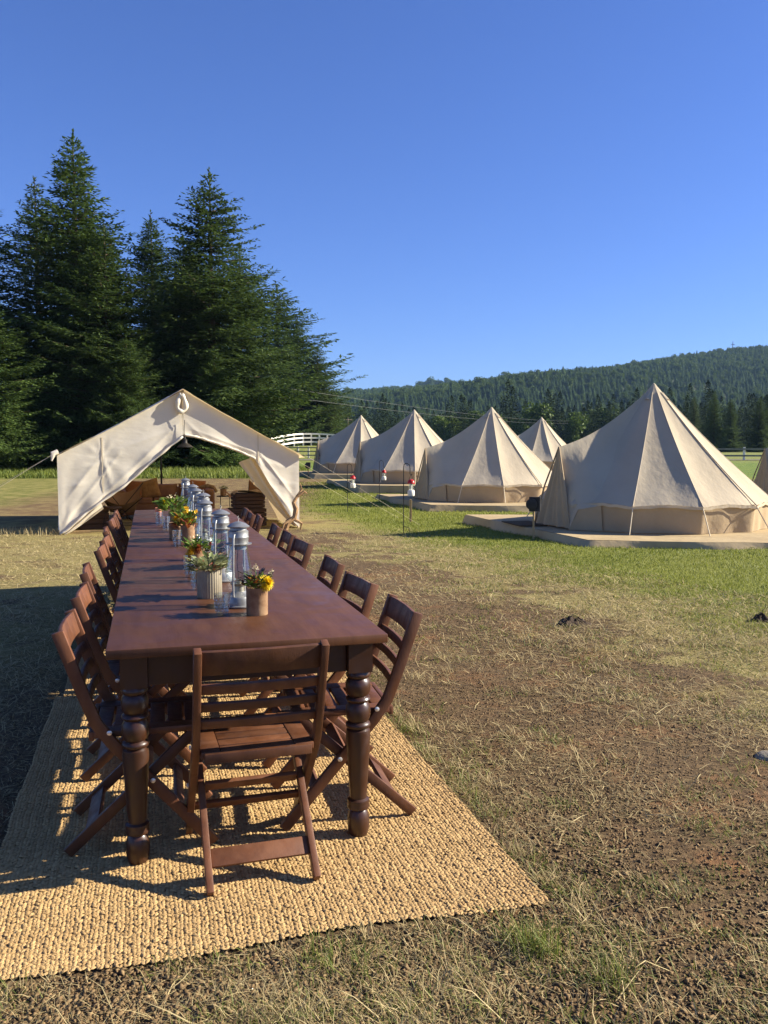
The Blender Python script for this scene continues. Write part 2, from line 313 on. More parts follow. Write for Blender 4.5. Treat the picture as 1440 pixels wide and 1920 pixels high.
def ground_material():
    m = bpy.data.materials.new('field_ground'); m.use_nodes = True
    nt = m.node_tree; N = nt.nodes; L = nt.links; b = N['Principled BSDF']
    b.inputs['Roughness'].default_value = 0.95; b.inputs['Specular IOR Level'].default_value = 0.15
    tc = N.new('ShaderNodeTexCoord'); sp = N.new('ShaderNodeSeparateXYZ'); L.new(tc.outputs['Object'], sp.inputs[0])
    X, Y = sp.outputs[0], sp.outputs[1]
    def val(op, a, b_=None, c=None):
        n = N.new('ShaderNodeMath'); n.operation = op
        for i, q in enumerate((a, b_, c)):
            if q is None: continue
            if isinstance(q, (int, float)): n.inputs[i].default_value = q
            else: L.new(q, n.inputs[i])
        return n.outputs[0]
    def nz(scale, detail=4, rough=.6, dist=0.0):
        n = N.new('ShaderNodeTexNoise'); n.inputs['Scale'].default_value = scale; n.inputs['Detail'].default_value = detail
        n.inputs['Roughness'].default_value = rough; n.inputs['Distortion'].default_value = dist
        L.new(tc.outputs['Object'], n.inputs['Vector']); return n.outputs['Fac']
    def ss(v, lo, hi):
        n = N.new('ShaderNodeMapRange'); n.interpolation_type = 'SMOOTHSTEP'
        n.inputs[1].default_value = lo; n.inputs[2].default_value = hi; L.new(v, n.inputs[0]); return n.outputs[0]
    def mix(f, a, c):
        n = N.new('ShaderNodeMix'); n.data_type = 'RGBA'
        if isinstance(f, (int, float)): n.inputs[0].default_value = f
        else: L.new(f, n.inputs[0])
        for i, q in ((6, a), (7, c)):
            if isinstance(q, tuple): n.inputs[i].default_value = (q[0] * 1.02, q[1] * .965, q[2] * .83, 1)
            else: L.new(q, n.inputs[i])
        return n.outputs[2]
    big = nz(.55, 3); mid = nz(2.2, 5, .65); fine = nz(26, 5, .75); vfine = nz(90, 4, .8)
    dirt = mix(ss(fine, .35, .65), (0.070, 0.048, 0.028), (0.19, 0.130, 0.070))
    dirt = mix(ss(mid, .5, .68), dirt, mix(ss(fine, .4, .6), (0.15, 0.080, 0.040), (0.24, 0.130, 0.064)))
    straw = mix(ss(vfine, .35, .65), (0.135, 0.115, 0.042), (0.34, 0.29, 0.125))
    lawn = mix(ss(vfine, .35, .65), (0.10, 0.125, 0.022), (0.25, 0.265, 0.060))
    fieldg = mix(ss(mid, .35, .65), (0.15, 0.185, 0.045), (0.235, 0.245, 0.075))
    # signed distance to the edge of the mown strip, broken up by noise
    s = val('ADD', val('ADD', X, val('MULTIPLY', val('SUBTRACT', Y, 7.3), 0.325)), -3.35)
    s = val('ADD', s, val('MULTIPLY', val('SUBTRACT', big, .5), 2.2))
    s = val('ADD', s, val('MULTIPLY', val('SUBTRACT', mid, .5), 1.2))
    f_str = ss(s, -3.4, -0.6)
    f_str = ss(val('ADD', val('ADD', val('MULTIPLY', f_str, .55), mid), val('MULTIPLY', val('SUBTRACT', big, .5), .7)), .72, .98)
    c = mix(f_str, dirt, straw)
    # left of the table: dry trodden grass
    left = ss(val('ADD', X, val('MULTIPLY', val('SUBTRACT', big, .5), 1.5)), -1.2, -2.6)
    left = val('MULTIPLY', left, ss(mid, .30, .52))
    c = mix(val('MULTIPLY', left, ss(Y, 3.5, 6.5)), c, straw)
    c = mix(ss(val('ADD', s, val('MULTIPLY', val('SUBTRACT', fine, .5), 2.5)), -1.2, .3), c, lawn)
    # bare earth round and behind the wall tent, green beyond
    bare = val('MULTIPLY', val('MULTIPLY', ss(Y, 17, 21), ss(X, -1.6, -2.8)), ss(val('ADD', X, val('MULTIPLY', big, 3)), -10.5, -8.0))
    c = mix(val('MULTIPLY', ss(val('ADD', Y, val('MULTIPLY', big, 5)), 19, 25), ss(X, -4.5, -6.5)), c, mix(ss(mid, .35, .65), (0.13, 0.145, 0.035), (0.26, 0.235, 0.085)))
    earth = mix(ss(mid, .4, .65), (0.14, 0.092, 0.052), (0.24, 0.185, 0.085))
    c = mix(bare, c, earth)
    far = ss(val('ADD', Y, val('MULTIPLY', val('SUBTRACT', mid, .5), 6)), 36, 39)
    c = mix(far, c, mix(ss(mid, .35, .65), (0.10, 0.165, 0.028), (0.18, 0.235, 0.05)))
    c = mix(ss(Y, 56, 75), c, fieldg)
    L.new(c, b.inputs['Base Color'])
    h = val('ADD', val('MULTIPLY', fine, 1.0), val('MULTIPLY', vfine, .5))
    bp = N.new('ShaderNodeBump'); bp.inputs['Strength'].default_value = 0.9; bp.inputs['Distance'].default_value = 0.02
    L.new(h, bp.inputs['Height']); L.new(bp.outputs[0], b.inputs['Normal'])
    return m
M['ground'] = ground_material()
tag(link('ground', np_mesh('ground', V, F, M['ground'], smooth=True)), kind='structure')

# farm road far behind the tents
mb = MB(); pts = []
for i in range(41):
    x = -30 + i * 2.0; y = 70 - x * .05
    pts.append((x, y))
mb.grid(lambda u, v: (-34 + 84 * u, 71 + 3.0 * v, gzf(-34 + 84 * u, 71 + 3 * v) + 0.03), 60, 4)
tag(mb.build('road', M['asphalt']), kind='structure')

# ------------------------------------------------------------------ hills
def ridge_h(az):     # skyline height above eye per metre of distance, by tan(azimuth)
    return np.interp(az, [-2.0, -.6, -.3, -.06, 0.0, .09, .15, .22, .30, .37, .45, .8, 2.0],
                     [.03, .040, .048, .056, .063, .066, .073, .081, .085, .089, .093, .100, .09])
def hill_h(x, y):
    d = np.hypot(x, y); az = x / np.maximum(y, 1)
    top = ridge_h(az) * 1500
    u = np.clip((d - 330) / 1170, 0, 1); up = u * u * (3 - 2 * u)
    back = np.clip((d - 1560) / 900, 0, 1)
    n1 = np.sin(x * .006 + 1.3) * np.cos(y * .007 + .4) + .6 * np.sin(x * .013 - y * .011 + 2.0)
    return top * (.62 * up + .38 * u) * (1 - .55 * back) + n1 * 13 * np.sin(np.pi * np.clip(u, 0, 1)) - 2.0 + 1.43 * up
aa = np.linspace(-R(62), R(62), 190); dd = np.concatenate([np.linspace(320, 1560, 70), np.linspace(1600, 2300, 8)])
A, Dg = np.meshgrid(aa, dd); HX, HY = Dg * np.sin(A), Dg * np.cos(A); HZ = hill_h(HX, HY)
nx, ny = len(aa), len(dd); I = np.arange((ny - 1) * (nx - 1)); r_, c_ = I // (nx - 1), I % (nx - 1); a_ = r_ * nx + c_
M['hill'] = mat('forest_floor', (0.030, 0.045, 0.016), 0.95, (0.050, 0.070, 0.024), 0.02, bump=0.0)
tag(link('hills', np_mesh('hills', np.stack([HX.ravel(), HY.ravel(), HZ.ravel()], 1), np.stack([a_, a_ + 1, a_ + nx + 1, a_ + nx], 1), M['hill'], smooth=True)), kind='structure')

# ------------------------------------------------------------------ trees
def rhombi(B, Dv, l, w, rng, flat=0.6):
    """leaf-sized rhombs: B base points, Dv unit directions, l lengths, w half widths"""
    n = len(B)
    up = np.stack([rng.normal(0, flat, n), rng.normal(0, flat, n), np.ones(n)], 1)
    S = np.cross(Dv, up); S /= np.maximum(np.linalg.norm(S, axis=1, keepdims=True), 1e-6)
    mid = B + Dv * (l * .45)[:, None]
    V = np.stack([B, mid + S * w[:, None], B + Dv * l[:, None], mid - S * w[:, None]], 1).reshape(-1, 3)
    return V, np.arange(4 * n).reshape(n, 4)
def conifer_parts(H, Rb, seed, p=0.85, z0=0.03, step=0.42, nb=7, lat=0.30, tw=0.15, tl=0.27, twid=0.055, top_up=0.5, irregular=.25, low=1.0, bough=0.0):
    rng = np.random.default_rng(seed); Bs, Ds, Ls = [], [], []; limbs = []
    ph = rng.uniform(0, 6.28, 4); z = H * z0
    while z < H - 0.6:
        f = z / H; k = max(4, int(round(nb * (1 - .3 * f))))
        az0 = rng.uniform(0, 6.28)
        for i in range(k):
            az = az0 + 6.2832 * i / k + rng.normal(0, .18)
            lobe = 1 + irregular * (np.sin(2 * az + ph[0] + f * 5) * .5 + np.sin(3 * az + ph[1] - f * 9) * .4 + .6 * np.sin(f * 23 + ph[2]))
            L = Rb * (1 - f) ** p * min(1, low + f * 2.6) * min(1, .30 + (1 - f) * 4.2) * lobe * rng.uniform(.62, 1.2) + .14
            L *= 1 + bough * max(0, np.cos(az + .35)) * np.exp(-((f - .43) / .15) ** 2)
            a = -.12 + (top_up + .12) * f ** 1.6 + rng.normal(0, .05); b = .28 * (1 - f) - .05
            dirx = np.array([np.cos(az), np.sin(az), 0.])
            zz = z + rng.normal(0, step * .25)
            nl = max(2, int(L / lat)); t = (np.arange(nl) + rng.uniform(.2, .9, nl)) / nl
            t = np.clip(t, .10, 1.0)
            P = dirx[None] * (t * L)[:, None]; P[:, 2] = zz + L * (a * t - .22 * (1 - f) * t * (1 - t) * 2 + b * .25 * t * t)
            limbs.append((zz, dirx * L * .75, L, a))
            for sgn in (-1, 1):
                ll = (.34 * L * (1 - t) + .16 + .10 * L * t * (1 - t)) * rng.uniform(.7, 1.25, nl)
                ang = sgn * rng.uniform(.75, 1.15, nl)
                ld = np.stack([np.cos(az + ang), np.sin(az + ang), a * .8 - .10 + rng.normal(0, .10, nl)], 1)
                ld /= np.linalg.norm(ld, axis=1, keepdims=True)
                nt = np.maximum(1, (ll / tw).astype(int)); idx = np.repeat(np.arange(nl), nt)
                k2 = np.concatenate([np.arange(q) for q in nt]); u = (k2 + rng.uniform(0, 1, len(idx))) / nt[idx]
                base = P[idx] + ld[idx] * (ll[idx] * u)[:, None]; base[:, 2] -= .10 * ll[idx] * u * u
                sg2 = rng.choice([-1, 1], len(idx)); a2 = sg2 * rng.uniform(.35, .95, len(idx))
                c, s_ = np.cos(a2), np.sin(a2)
                dv = np.stack([ld[idx, 0] * c - ld[idx, 1] * s_, ld[idx, 0] * s_ + ld[idx, 1] * c, ld[idx, 2] + rng.normal(-.05, .13, len(idx))], 1)
                dv /= np.linalg.norm(dv, axis=1, keepdims=True)
                Bs.append(base); Ds.append(dv); Ls.append(tl * rng.uniform(.6, 1.3, len(idx)))
            # leader of the branch
            nq = max(2, int(L / (tw * 1.2))); tq = rng.uniform(.15, 1, nq); Q = dirx[None] * (tq * L)[:, None]
            Q[:, 2] = zz + L * (a * tq - .22 * (1 - f) * tq * (1 - tq) * 2 + b * .25 * tq * tq)
            dq = np.tile(dirx, (nq, 1)) + rng.normal(0, .35, (nq, 3)); dq /= np.linalg.norm(dq, axis=1, keepdims=True)
            Bs.append(Q); Ds.append(dq); Ls.append(tl * rng.uniform(.7, 1.3, nq))
        z += step * (1 - .45 * f) * rng.uniform(.8, 1.2)
    # leading shoot
    zq = rng.uniform(H - 1.0, H, 26); Q = np.stack([zq * 0, zq * 0, zq], 1); aq = rng.uniform(0, 6.28, 26)
    dq = np.stack([np.cos(aq) * .6, np.sin(aq) * .6, np.ones(26) * .7], 1); dq /= np.linalg.norm(dq, axis=1, keepdims=True)
    Bs.append(Q); Ds.append(dq); Ls.append(np.full(26, tl * .8))
    B = np.concatenate(Bs); Dv = np.concatenate(Ds); Lq = np.concatenate(Ls)
    V, F = rhombi(B, Dv, Lq, np.full(len(B), twid) * rng.uniform(.7, 1.3, len(B)), rng, .32)
    tint = np.repeat(np.clip(rng.normal(.4, .25, len(B)), 0, 1), 4)
    mt = MB(); mt.tube([(0, 0, -.3), (0, 0, H * .3), (0, 0, H * .7), (0, 0, H)], [H * .017 + .08, H * .013 + .05, H * .006 + .02, .012], 8)
    for zz, dl, L, a in limbs[::2]:
        if L > 1.2: mt.tube([(0, 0, zz), (dl.x if hasattr(dl, 'x') else dl[0] * .5, dl[1] * .5, zz + L * .5 * (a - .12)), (dl[0], dl[1], zz + L * .75 * (a - .03))], [.05, .03, .012], 4, False)
    return V, F, tint, mt
TREES = {}
def tree_variant(key, needle='needles', **k):
    V, F, t, mt = conifer_parts(**k)
    TREES[key] = (np_mesh('crown', V, F, M[needle], t), mt.mesh('trunk', M['bark'], smooth=True), k['H'])
tree_variant('tall', H=20.0, Rb=7.4, seed=3, p=.80, irregular=.30, step=.48, nb=9, lat=.26, tw=.125, tl=.32, twid=.066)
tree_variant('broad', H=18.0, Rb=8.2, seed=11, p=.74, irregular=.30, step=.48, nb=9, lat=.26, tw=.125, tl=.32, twid=.066, low=.45)
tree_variant('bough', H=18.0, Rb=7.8, seed=12, p=.78, irregular=.30, step=.50, nb=8, lat=.25, tw=.115, tl=.31, twid=.064, low=.40, bough=.30)
tree_variant('slim', H=17.0, Rb=3.9, seed=23, p=.72, irregular=.25, step=.36, nb=9, lat=.22, tw=.10, tl=.30, twid=.060)
tree_variant('pale', needle='needles_pale', H=18.0, Rb=5.6, seed=31, p=.78, irregular=.3, step=.46, nb=9, lat=.26, tw=.115, tl=.30, twid=.060)
def conifer(key, x, y, h, rz, label, sx=1.0, name='spruce_tree', group='conifers at the left edge of the field'):
    cr, tr, H = TREES[key]; t = empty(name, (x, y, gzf(x, y)), rz, label, 'tree', group)
    k = h / H
    for nm, me in (('crown', cr), ('trunk', tr)):
        o = link(nm, me, t); o.scale = (k * sx, k * sx, k)
    return t
conifer('tall', -17.6, 50, 19.0, .4, 'tallest spruce of the left row with a narrow spire top', 1.0)
conifer('bough', -10.1, 51, 17.2, 0.0, 'broad dark spruce with wide drooping boughs nearest the white fence', 1.0)
conifer('pale', -22.6, 57, 18.6, 1.0, 'paler thin-topped conifer just left of the tallest spruce', .95)
conifer('slim', -16.2, 61, 17.4, .3, 'slim dark conifer top between the two tallest spruces', 1.0)
conifer('tall', -23.4, 49, 17.6, 3.6, 'dark spruce cut by the left edge of the picture', 1.0)
conifer('broad', -15.0, 47, 13.2, 5.1, 'lower bushy spruce in front of the tallest one', .95)
conifer('broad', -19.8, 42, 9.4, .9, 'low near spruce at far left with sunlit boughs', 1.0)
conifer('slim', -12.8, 58, 14.0, 4.0, 'hidden mid-height spruce filling the gap behind the broad spruce', 1.6)
conifer('broad', -13.0, 106, 20.5, 1.4, 'spruce behind the left end of the white arched fence', 1.25)
conifer('broad', -11.0, 110, 17.2, 2.9, 'conifer directly behind the crest of the white arched fence', .95)
conifer('broad', -9.0, 113, 12.0, .8, 'bushy spruce at the right end of the left row', .95)
conifer('pale', -8.0, 104, 12.5, 4.6, 'paler bushy conifer just above the arch of the white fence', 1.5)
conifer('broad', -6.9, 118, 7.5, 1.9, 'smallest bushy spruce left of the leftmost tent peak', 1.1)
conifer('broad', -16.5, 100, 24.0, 3.8, 'tall dark spruce far behind the broad one', .8)
conifer('broad', -13.2, 44.5, 7.0, 2.0, 'low spruce whose skirts show above the wall tent', .9)
conifer('broad', -9.2, 47, 6.6, 4.4, 'low spruce behind the right slope of the wall tent', .95)
conifer('slim', -27.5, 55, 18.0, 2.4, 'outermost slim conifer beyond the left edge row', 1.5)
conifer('broad', -18.5, 54.5, 16.0, .2, 'dense spruce filling in behind the tallest one', .9)
conifer('tall', -12.6, 55, 14.5, 5.5, 'spruce standing between the broad spruce and the slim conifer', 1.0)

# far wood and hill forest: one mass each, instanced
protos = bpy.data.collections.new('forest_prototypes')
def far_conifer(H, Rb, seed, m, layers=11, n=11):
    rng = np.random.default_rng(seed); V = []; F = []; T = []
    for i in range(layers):
        f = i / layers; zt = H * (1 - (1 - f) * .93) + H * .085 + rng.normal(0, .1); zb = H * .07 + H * .93 * f - H * .02
        r = Rb * (1 - f) ** .85 + .12; off = rng.uniform(0, 6.28)
        V.append((0, 0, min(zt, H))); top = len(V) - 1; T.append(rng.uniform(.2, .9)); ring = []
        for k in range(2 * n):
            a = off + math.pi * k / n; rr = r * (rng.uniform(.85, 1.2) if k % 2 == 0 else rng.uniform(.35, .6))
            V.append((rr * math.cos(a), rr * math.sin(a), zb + (rng.normal(0, .25) if k % 2 == 0 else H * .03))); ring.append(len(V) - 1); T.append(rng.uniform(0, .7))
        for k in range(2 * n): F.append((top, ring[k], ring[(k + 1) % (2 * n)]))
    return np_mesh('far_conifer', np.array(V), np.array(F), m, np.array(T))
def broad_crown(H, Rb, seed, m, n=1500):
    rng = np.random.default_rng(seed); C = []
    for i in range(16):
        a = rng.uniform(0, 6.28); r = Rb * .62 * math.sqrt(rng.uniform()); C.append((r * math.cos(a), r * math.sin(a), H * rng.uniform(.25, .86), Rb * rng.uniform(.3, .5)))
    C = np.array(C); idx = rng.integers(0, 16, n); d = rng.normal(0, 1, (n, 3)); d /= np.linalg.norm(d, axis=1, keepdims=True)
    B = C[idx, :3] + d * (C[idx, 3] * rng.uniform(.75, 1.05, n))[:, None]
    Dv = d + rng.normal(0, .8, (n, 3)); Dv /= np.linalg.norm(Dv, axis=1, keepdims=True)
    V, F = rhombi(B, Dv, np.full(n, H * .065), np.full(n, H * .026), rng, 1.0)
    return np_mesh('broadleaf', V, F, m, np.repeat(np.clip(rng.normal(.45, .25, n), 0, 1), 4))
def add_proto(me):
    o = bpy.data.objects.new(me.name, me); protos.objects.link(o); return len(protos.objects) - 1
pl = []
for i in range(3):
    me = far_conifer(15, 4.8 + .8 * i, 40 + i, M['hillneedles']); me.name = 'a_hill_conifer_%d' % i; add_proto(me)
for i in range(3):
    V, F, t, mt = conifer_parts(H=20.0, Rb=[4.6, 5.4, 4.0][i], seed=60 + i, p=.85, step=.75, nb=7, lat=.55, tw=.42, tl=.62, twid=.17, irregular=.3)
    me = np_mesh('b_wood_conifer_%d' % i, V, F, M['wood_needles'], t); add_proto(me)
for i in range(2):
    me = broad_crown(15, 5.5, 80 + i, M['broadleaf']); me.name = 'c_broadleaf_%d' % i; add_proto(me)
def forest(name, P, idx, scl, label):
    n = len(P); me = bpy.data.meshes.new(name); me.vertices.add(n); me.vertices.foreach_set('co', P.astype(np.float32).ravel())
    rng = np.random.default_rng(5)
    for nm, tp, data in (('pick', 'INT', idx), ('size', 'FLOAT', scl), ('turn', 'FLOAT', rng.uniform(0, 6.28, n))):
        at = me.attributes.new(nm, tp, 'POINT'); at.data.foreach_set('value', data.astype(np.int32 if tp == 'INT' else np.float32))
    o = link(name, me); tag(o, label, 'forest', kind='stuff')
    g = bpy.data.node_groups.new(name, 'GeometryNodeTree')
    g.interface.new_socket('Geometry', in_out='INPUT', socket_type='NodeSocketGeometry'); g.interface.new_socket('Geometry', in_out='OUTPUT', socket_type='NodeSocketGeometry')
    N = g.nodes; L = g.links; gi = N.new('NodeGroupInput'); go = N.new('NodeGroupOutput')
    ci = N.new('GeometryNodeCollectionInfo'); ci.inputs['Collection'].default_value = protos
    ci.inputs['Separate Children'].default_value = True; ci.inputs['Reset Children'].default_value = True
    ip = N.new('GeometryNodeInstanceOnPoints'); ip.inputs['Pick Instance'].default_value = True
    def att(nm, tp):
        a = N.new('GeometryNodeInputNamedAttribute'); a.data_type = tp; a.inputs[0].default_value = nm; return a.outputs[0]
    cx = N.new('ShaderNodeCombineXYZ'); L.new(att('turn', 'FLOAT'), cx.inputs[2])
    cs = N.new('ShaderNodeCombineXYZ'); sz = att('size', 'FLOAT')
    for i in range(3): L.new(sz, cs.inputs[i])
    L.new(gi.outputs[0], ip.inputs['Points']); L.new(ci.outputs[0], ip.inputs['Instance']); L.new(att('pick', 'INT'), ip.inputs['Instance Index'])
    L.new(cx.outputs[0], ip.inputs['Rotation']); L.new(cs.outputs[0], ip.inputs['Scale']); L.new(ip.outputs[0], go.inputs[0])
    md = o.modifiers.new('scatter', 'NODES'); md.node_group = g
    return o
rng = np.random.default_rng(17)
n = 42000; d = np.sqrt(rng.uniform(420 ** 2, 1640 ** 2, n)); a = rng.uniform(R(-16), R(38), n)
P = np.stack([d * np.sin(a), d * np.cos(a)], 1); P = np.concatenate([P, hill_h(P[:, 0], P[:, 1])[:, None] - .5], 1)
patch = np.sin(P[:, 0] * .011 + 1) * np.sin(P[:, 1] * .009 + P[:, 0] * .004)
scl = np.clip(.50 + .15 * patch + rng.normal(0, .12, n), .22, 1.1)
scl = np.where((np.abs(np.degrees(a) - 3.6) < 1.3) & (d > 1480), scl * 1.7, scl)
idx = rng.integers(0, 3, n); idx = np.where((rng.uniform(0, 1, n) < .16 + .2 * (patch > .4)), 6 + rng.integers(0, 2, n), idx)
forest('hill_forest', P, idx, scl, 'dark conifer forest covering the long ridge behind the tents')
n = 1300; d = np.sqrt(rng.uniform(215 ** 2, 430 ** 2, n)); a = rng.uniform(R(-20), R(38), n)
P = np.stack([d * np.sin(a), d * np.cos(a)], 1); P = np.concatenate([P, np.where(d > 330, hill_h(P[:, 0], P[:, 1]), gz(P[:, 0], P[:, 1]))[:, None] - .3], 1)
deg = np.degrees(a); bl = (np.abs(deg - 8) < 6.5) & (rng.uniform(0, 1, n) < .38)
idx = np.where(bl, 6 + rng.integers(0, 2, n), 3 + rng.integers(0, 3, n))
scl = np.clip(rng.normal(.92, .16, n), .5, 1.35) * np.where(bl, .95, 1.0) * np.interp(deg, [-20, -3, 0, 3, 9, 14, 20, 38], [.62, .64, .66, .70, .72, .70, .72, .8])
forest('valley_wood', P, idx, scl, 'mixed dark and light green wood at the foot of the ridge')
# single conifers that stand clear at the right
for k, (px, top, Yd, sx, lab) in enumerate([
    (1336, 733, 150, 1.0, 'tallest dark conifer behind the right shoulder of the big bell tent'),
    (1366, 748, 158, 1.1, 'second dark conifer right of the big bell tent peak'),
    (1298, 742, 175, 1.0, 'paler conifer close beside the big bell tent peak'),
    (1420, 745, 150, 1.2, 'dark conifer at the right edge above the cut-off tent'),
    (1438, 728, 165, 1.0, 'conifer cut by the right edge of the picture')]):
    x = (px - 720) / 1610 * Yd; h = EYE + (837 - top) / 1610 * Yd - gzf(x, Yd)
    conifer(['tall', 'tall', 'pale', 'tall', 'slim'][k], x, Yd, h, k * 1.3, lab, sx * .8, 'far_spruce', 'single conifers beyond the tents on the right')

# ------------------------------------------------------------------ dining tables
TL, TWD, TH = 2.13, 0.95, 0.77
def turned_leg():
    mb = MB(); mb.box((0, 0, .68), (.088, .088, .118))
    prof = [(.026, .0), (.035, .012), (.041, .045), (.040, .075), (.034, .098), (.030, .104), (.040, .110), (.042, .118), (.039, .126), (.041, .134), (.040, .142), (.031, .148),
            (.033, .18), (.038, .26), (.043, .34), (.0445, .385), (.043, .402), (.036, .408), (.044, .414), (.046, .421), (.044, .428), (.036, .434), (.043, .446), (.046, .468), (.044, .49), (.035, .505),
            (.042, .510), (.046, .517), (.043, .524), (.036, .529), (.044, .545), (.046, .565), (.043, .585), (.036, .594), (.043, .600), (.045, .607), (.042, .614), (.040, .621)]
    mb.lathe(prof, 20); return mb.mesh('leg', M['leg'], smooth=True, sharp=40)
LEG = turned_leg()
TOP = MB().box((0, TL / 2, TH - .016), (TWD, TL - .006, .032)).mesh('tabletop', M['top'], smooth=True, bevel=.004)
def dining_table(i, label):
    o = empty('dining_table', TW(0, TL * i), TYAW, label, 'table', 'three brown tables set end to end')
    link('tabletop', TOP, o)
    for sx in (-1, 1):
        MB().box((sx * (TWD / 2 - .085), TL / 2, .679), (.022, TL - .24, .115)).build('apron', M['leg'], o, bevel=.002)
        for yy in (.105, TL - .105): link('leg', LEG, o, (sx * (TWD / 2 - .085), yy, 0), 0)
    for yy in (.105, TL - .105): MB().box((0, yy, .679), (TWD - .26, .022, .115)).build('apron', M['leg'], o, bevel=.002)
    return o
for i, l in enumerate(['nearest of the three brown turned-leg tables, with its end to the camera', 'middle one of the three brown tables set end to end', 'farthest of the three brown tables, ending at the wall tent']): dining_table(i, l)

# ------------------------------------------------------------------ folding chairs
def make_chair():
    o = empty('folding_chair')
    def m(nm, mb): return mb.build(nm, M['chair'], o, smooth=True, bevel=.0025, sharp=40)
    W = .20
    back = [(-.285, .825), (-.250, .72), (-.210, .60), (-.168, .485), (-.118, .41), (-.005, .275), (.11, .138), (.225, .0)]
    for sx in (-1, 1):
        mb = MB(); mb.strip([(sx * W, y, z) for y, z in back], .024, .040); q = m('back_post', mb)
        c = MB(); c.lathe([(.009, 0), (.009, .004), (.004, .006)], 10); me = c.mesh('bolt', M['bolt'], smooth=True)
        b_ = link('bolt', me, q, (sx * (W + .013), .016, .262)); b_.rotation_euler = (0, R(90) * sx, 0)
        b2 = link('bolt', me, q, (sx * (W + .013), -.125, .452)); b2.rotation_euler = (0, R(90) * sx, 0)
        mb = MB(); mb.beam((sx * (W - .028), .165, .425), (sx * (W - .028), -.275, .004), .022, .038); m('leg', mb)
    for k, (z0, z1) in enumerate([(.735, .822), (.665, .700), (.600, .632), (.535, .566)]):
        zc = (z0 + z1) / 2; yb = np.interp(zc, [.485, .60, .72, .825], [-.168, -.210, -.250, -.285])
        mb = MB(); pts = []
        for i in range(9):
            u = -1 + i / 4; pts.append((u * (W - .008), yb - .011 * (1 - u * u) + .003, zc))
        mb.strip(pts, z1 - z0, .015, side=(0, -.28, 1)); m('back_slat', mb)
    for sx in (-1, 1):
        mb = MB(); mb.box((sx * (W - .046), .005, .437), (.062, .37, .024)); m('seat_rail', mb)
    for i in range(6):
        mb = MB(); mb.box((0, -.15 + i * .0615, .439), (2 * (W - .079), .052, .016)); m('seat_slat', mb)
    mb = MB(); mb.box((0, -.188, .430), (2 * W - .05, .018, .034)); m('seat_edge', mb)
    mb = MB(); mb.beam((-(W - .04), -.192, .084), (W - .04, -.192, .084), .062, .016, side=(0, .44, .42)); m('stretcher', mb)
    mb = MB(); mb.beam((-(W - .012), .105, .145), (W - .012, .105, .145), .040, .016, side=(0, .6, -.75)); m('stretcher', mb)
    mb = MB(); mb.beam((-(W - .04), -.005, .262), (W - .04, -.005, .262), .045, .016, side=(0, .6, -.75)); m('stretcher', mb)
    return o
chair0 = make_chair(); used = [False]
def chair(s, t, yaw, label, group):
    o = chair0 if not used[0] else copy_tree(chair0); used[0] = True
    o.scale = (1, 1, .955); o.location = TW(s, t, .017 if t < 5 else .0); o.rotation_euler = (0, 0, TYAW + yaw); tag(o, label, 'chair', group); return o
chair(-.005, .065, R(2), 'wooden folding chair at the near end of the table, its back to the camera', 'wooden folding chairs round the long table')
ORD = ['nearest', 'second', 'third', 'fourth', 'fifth', 'sixth', 'seventh', 'eighth', 'farthest']
spots = [.39, 1.08, 1.76, 2.72, 3.32, 3.92, 4.88, 5.44, 6.00]
rr = random.Random(4)
for side, nm in ((-1, 'left'), (1, 'right')):
    for k, t in enumerate(spots):
        lab = ('%s wooden folding chair along the %s side of the table' % (ORD[k], nm)) if k in (0, 8) else ('%s wooden folding chair from the near end on the table\'s %s side' % (ORD[k], nm))
        chair(side * (.355 + rr.uniform(-.015, .02)), t + rr.uniform(-.03, .03), side * R(90) + R(rr.uniform(-4, 4)), lab, 'wooden folding chairs round the long table')

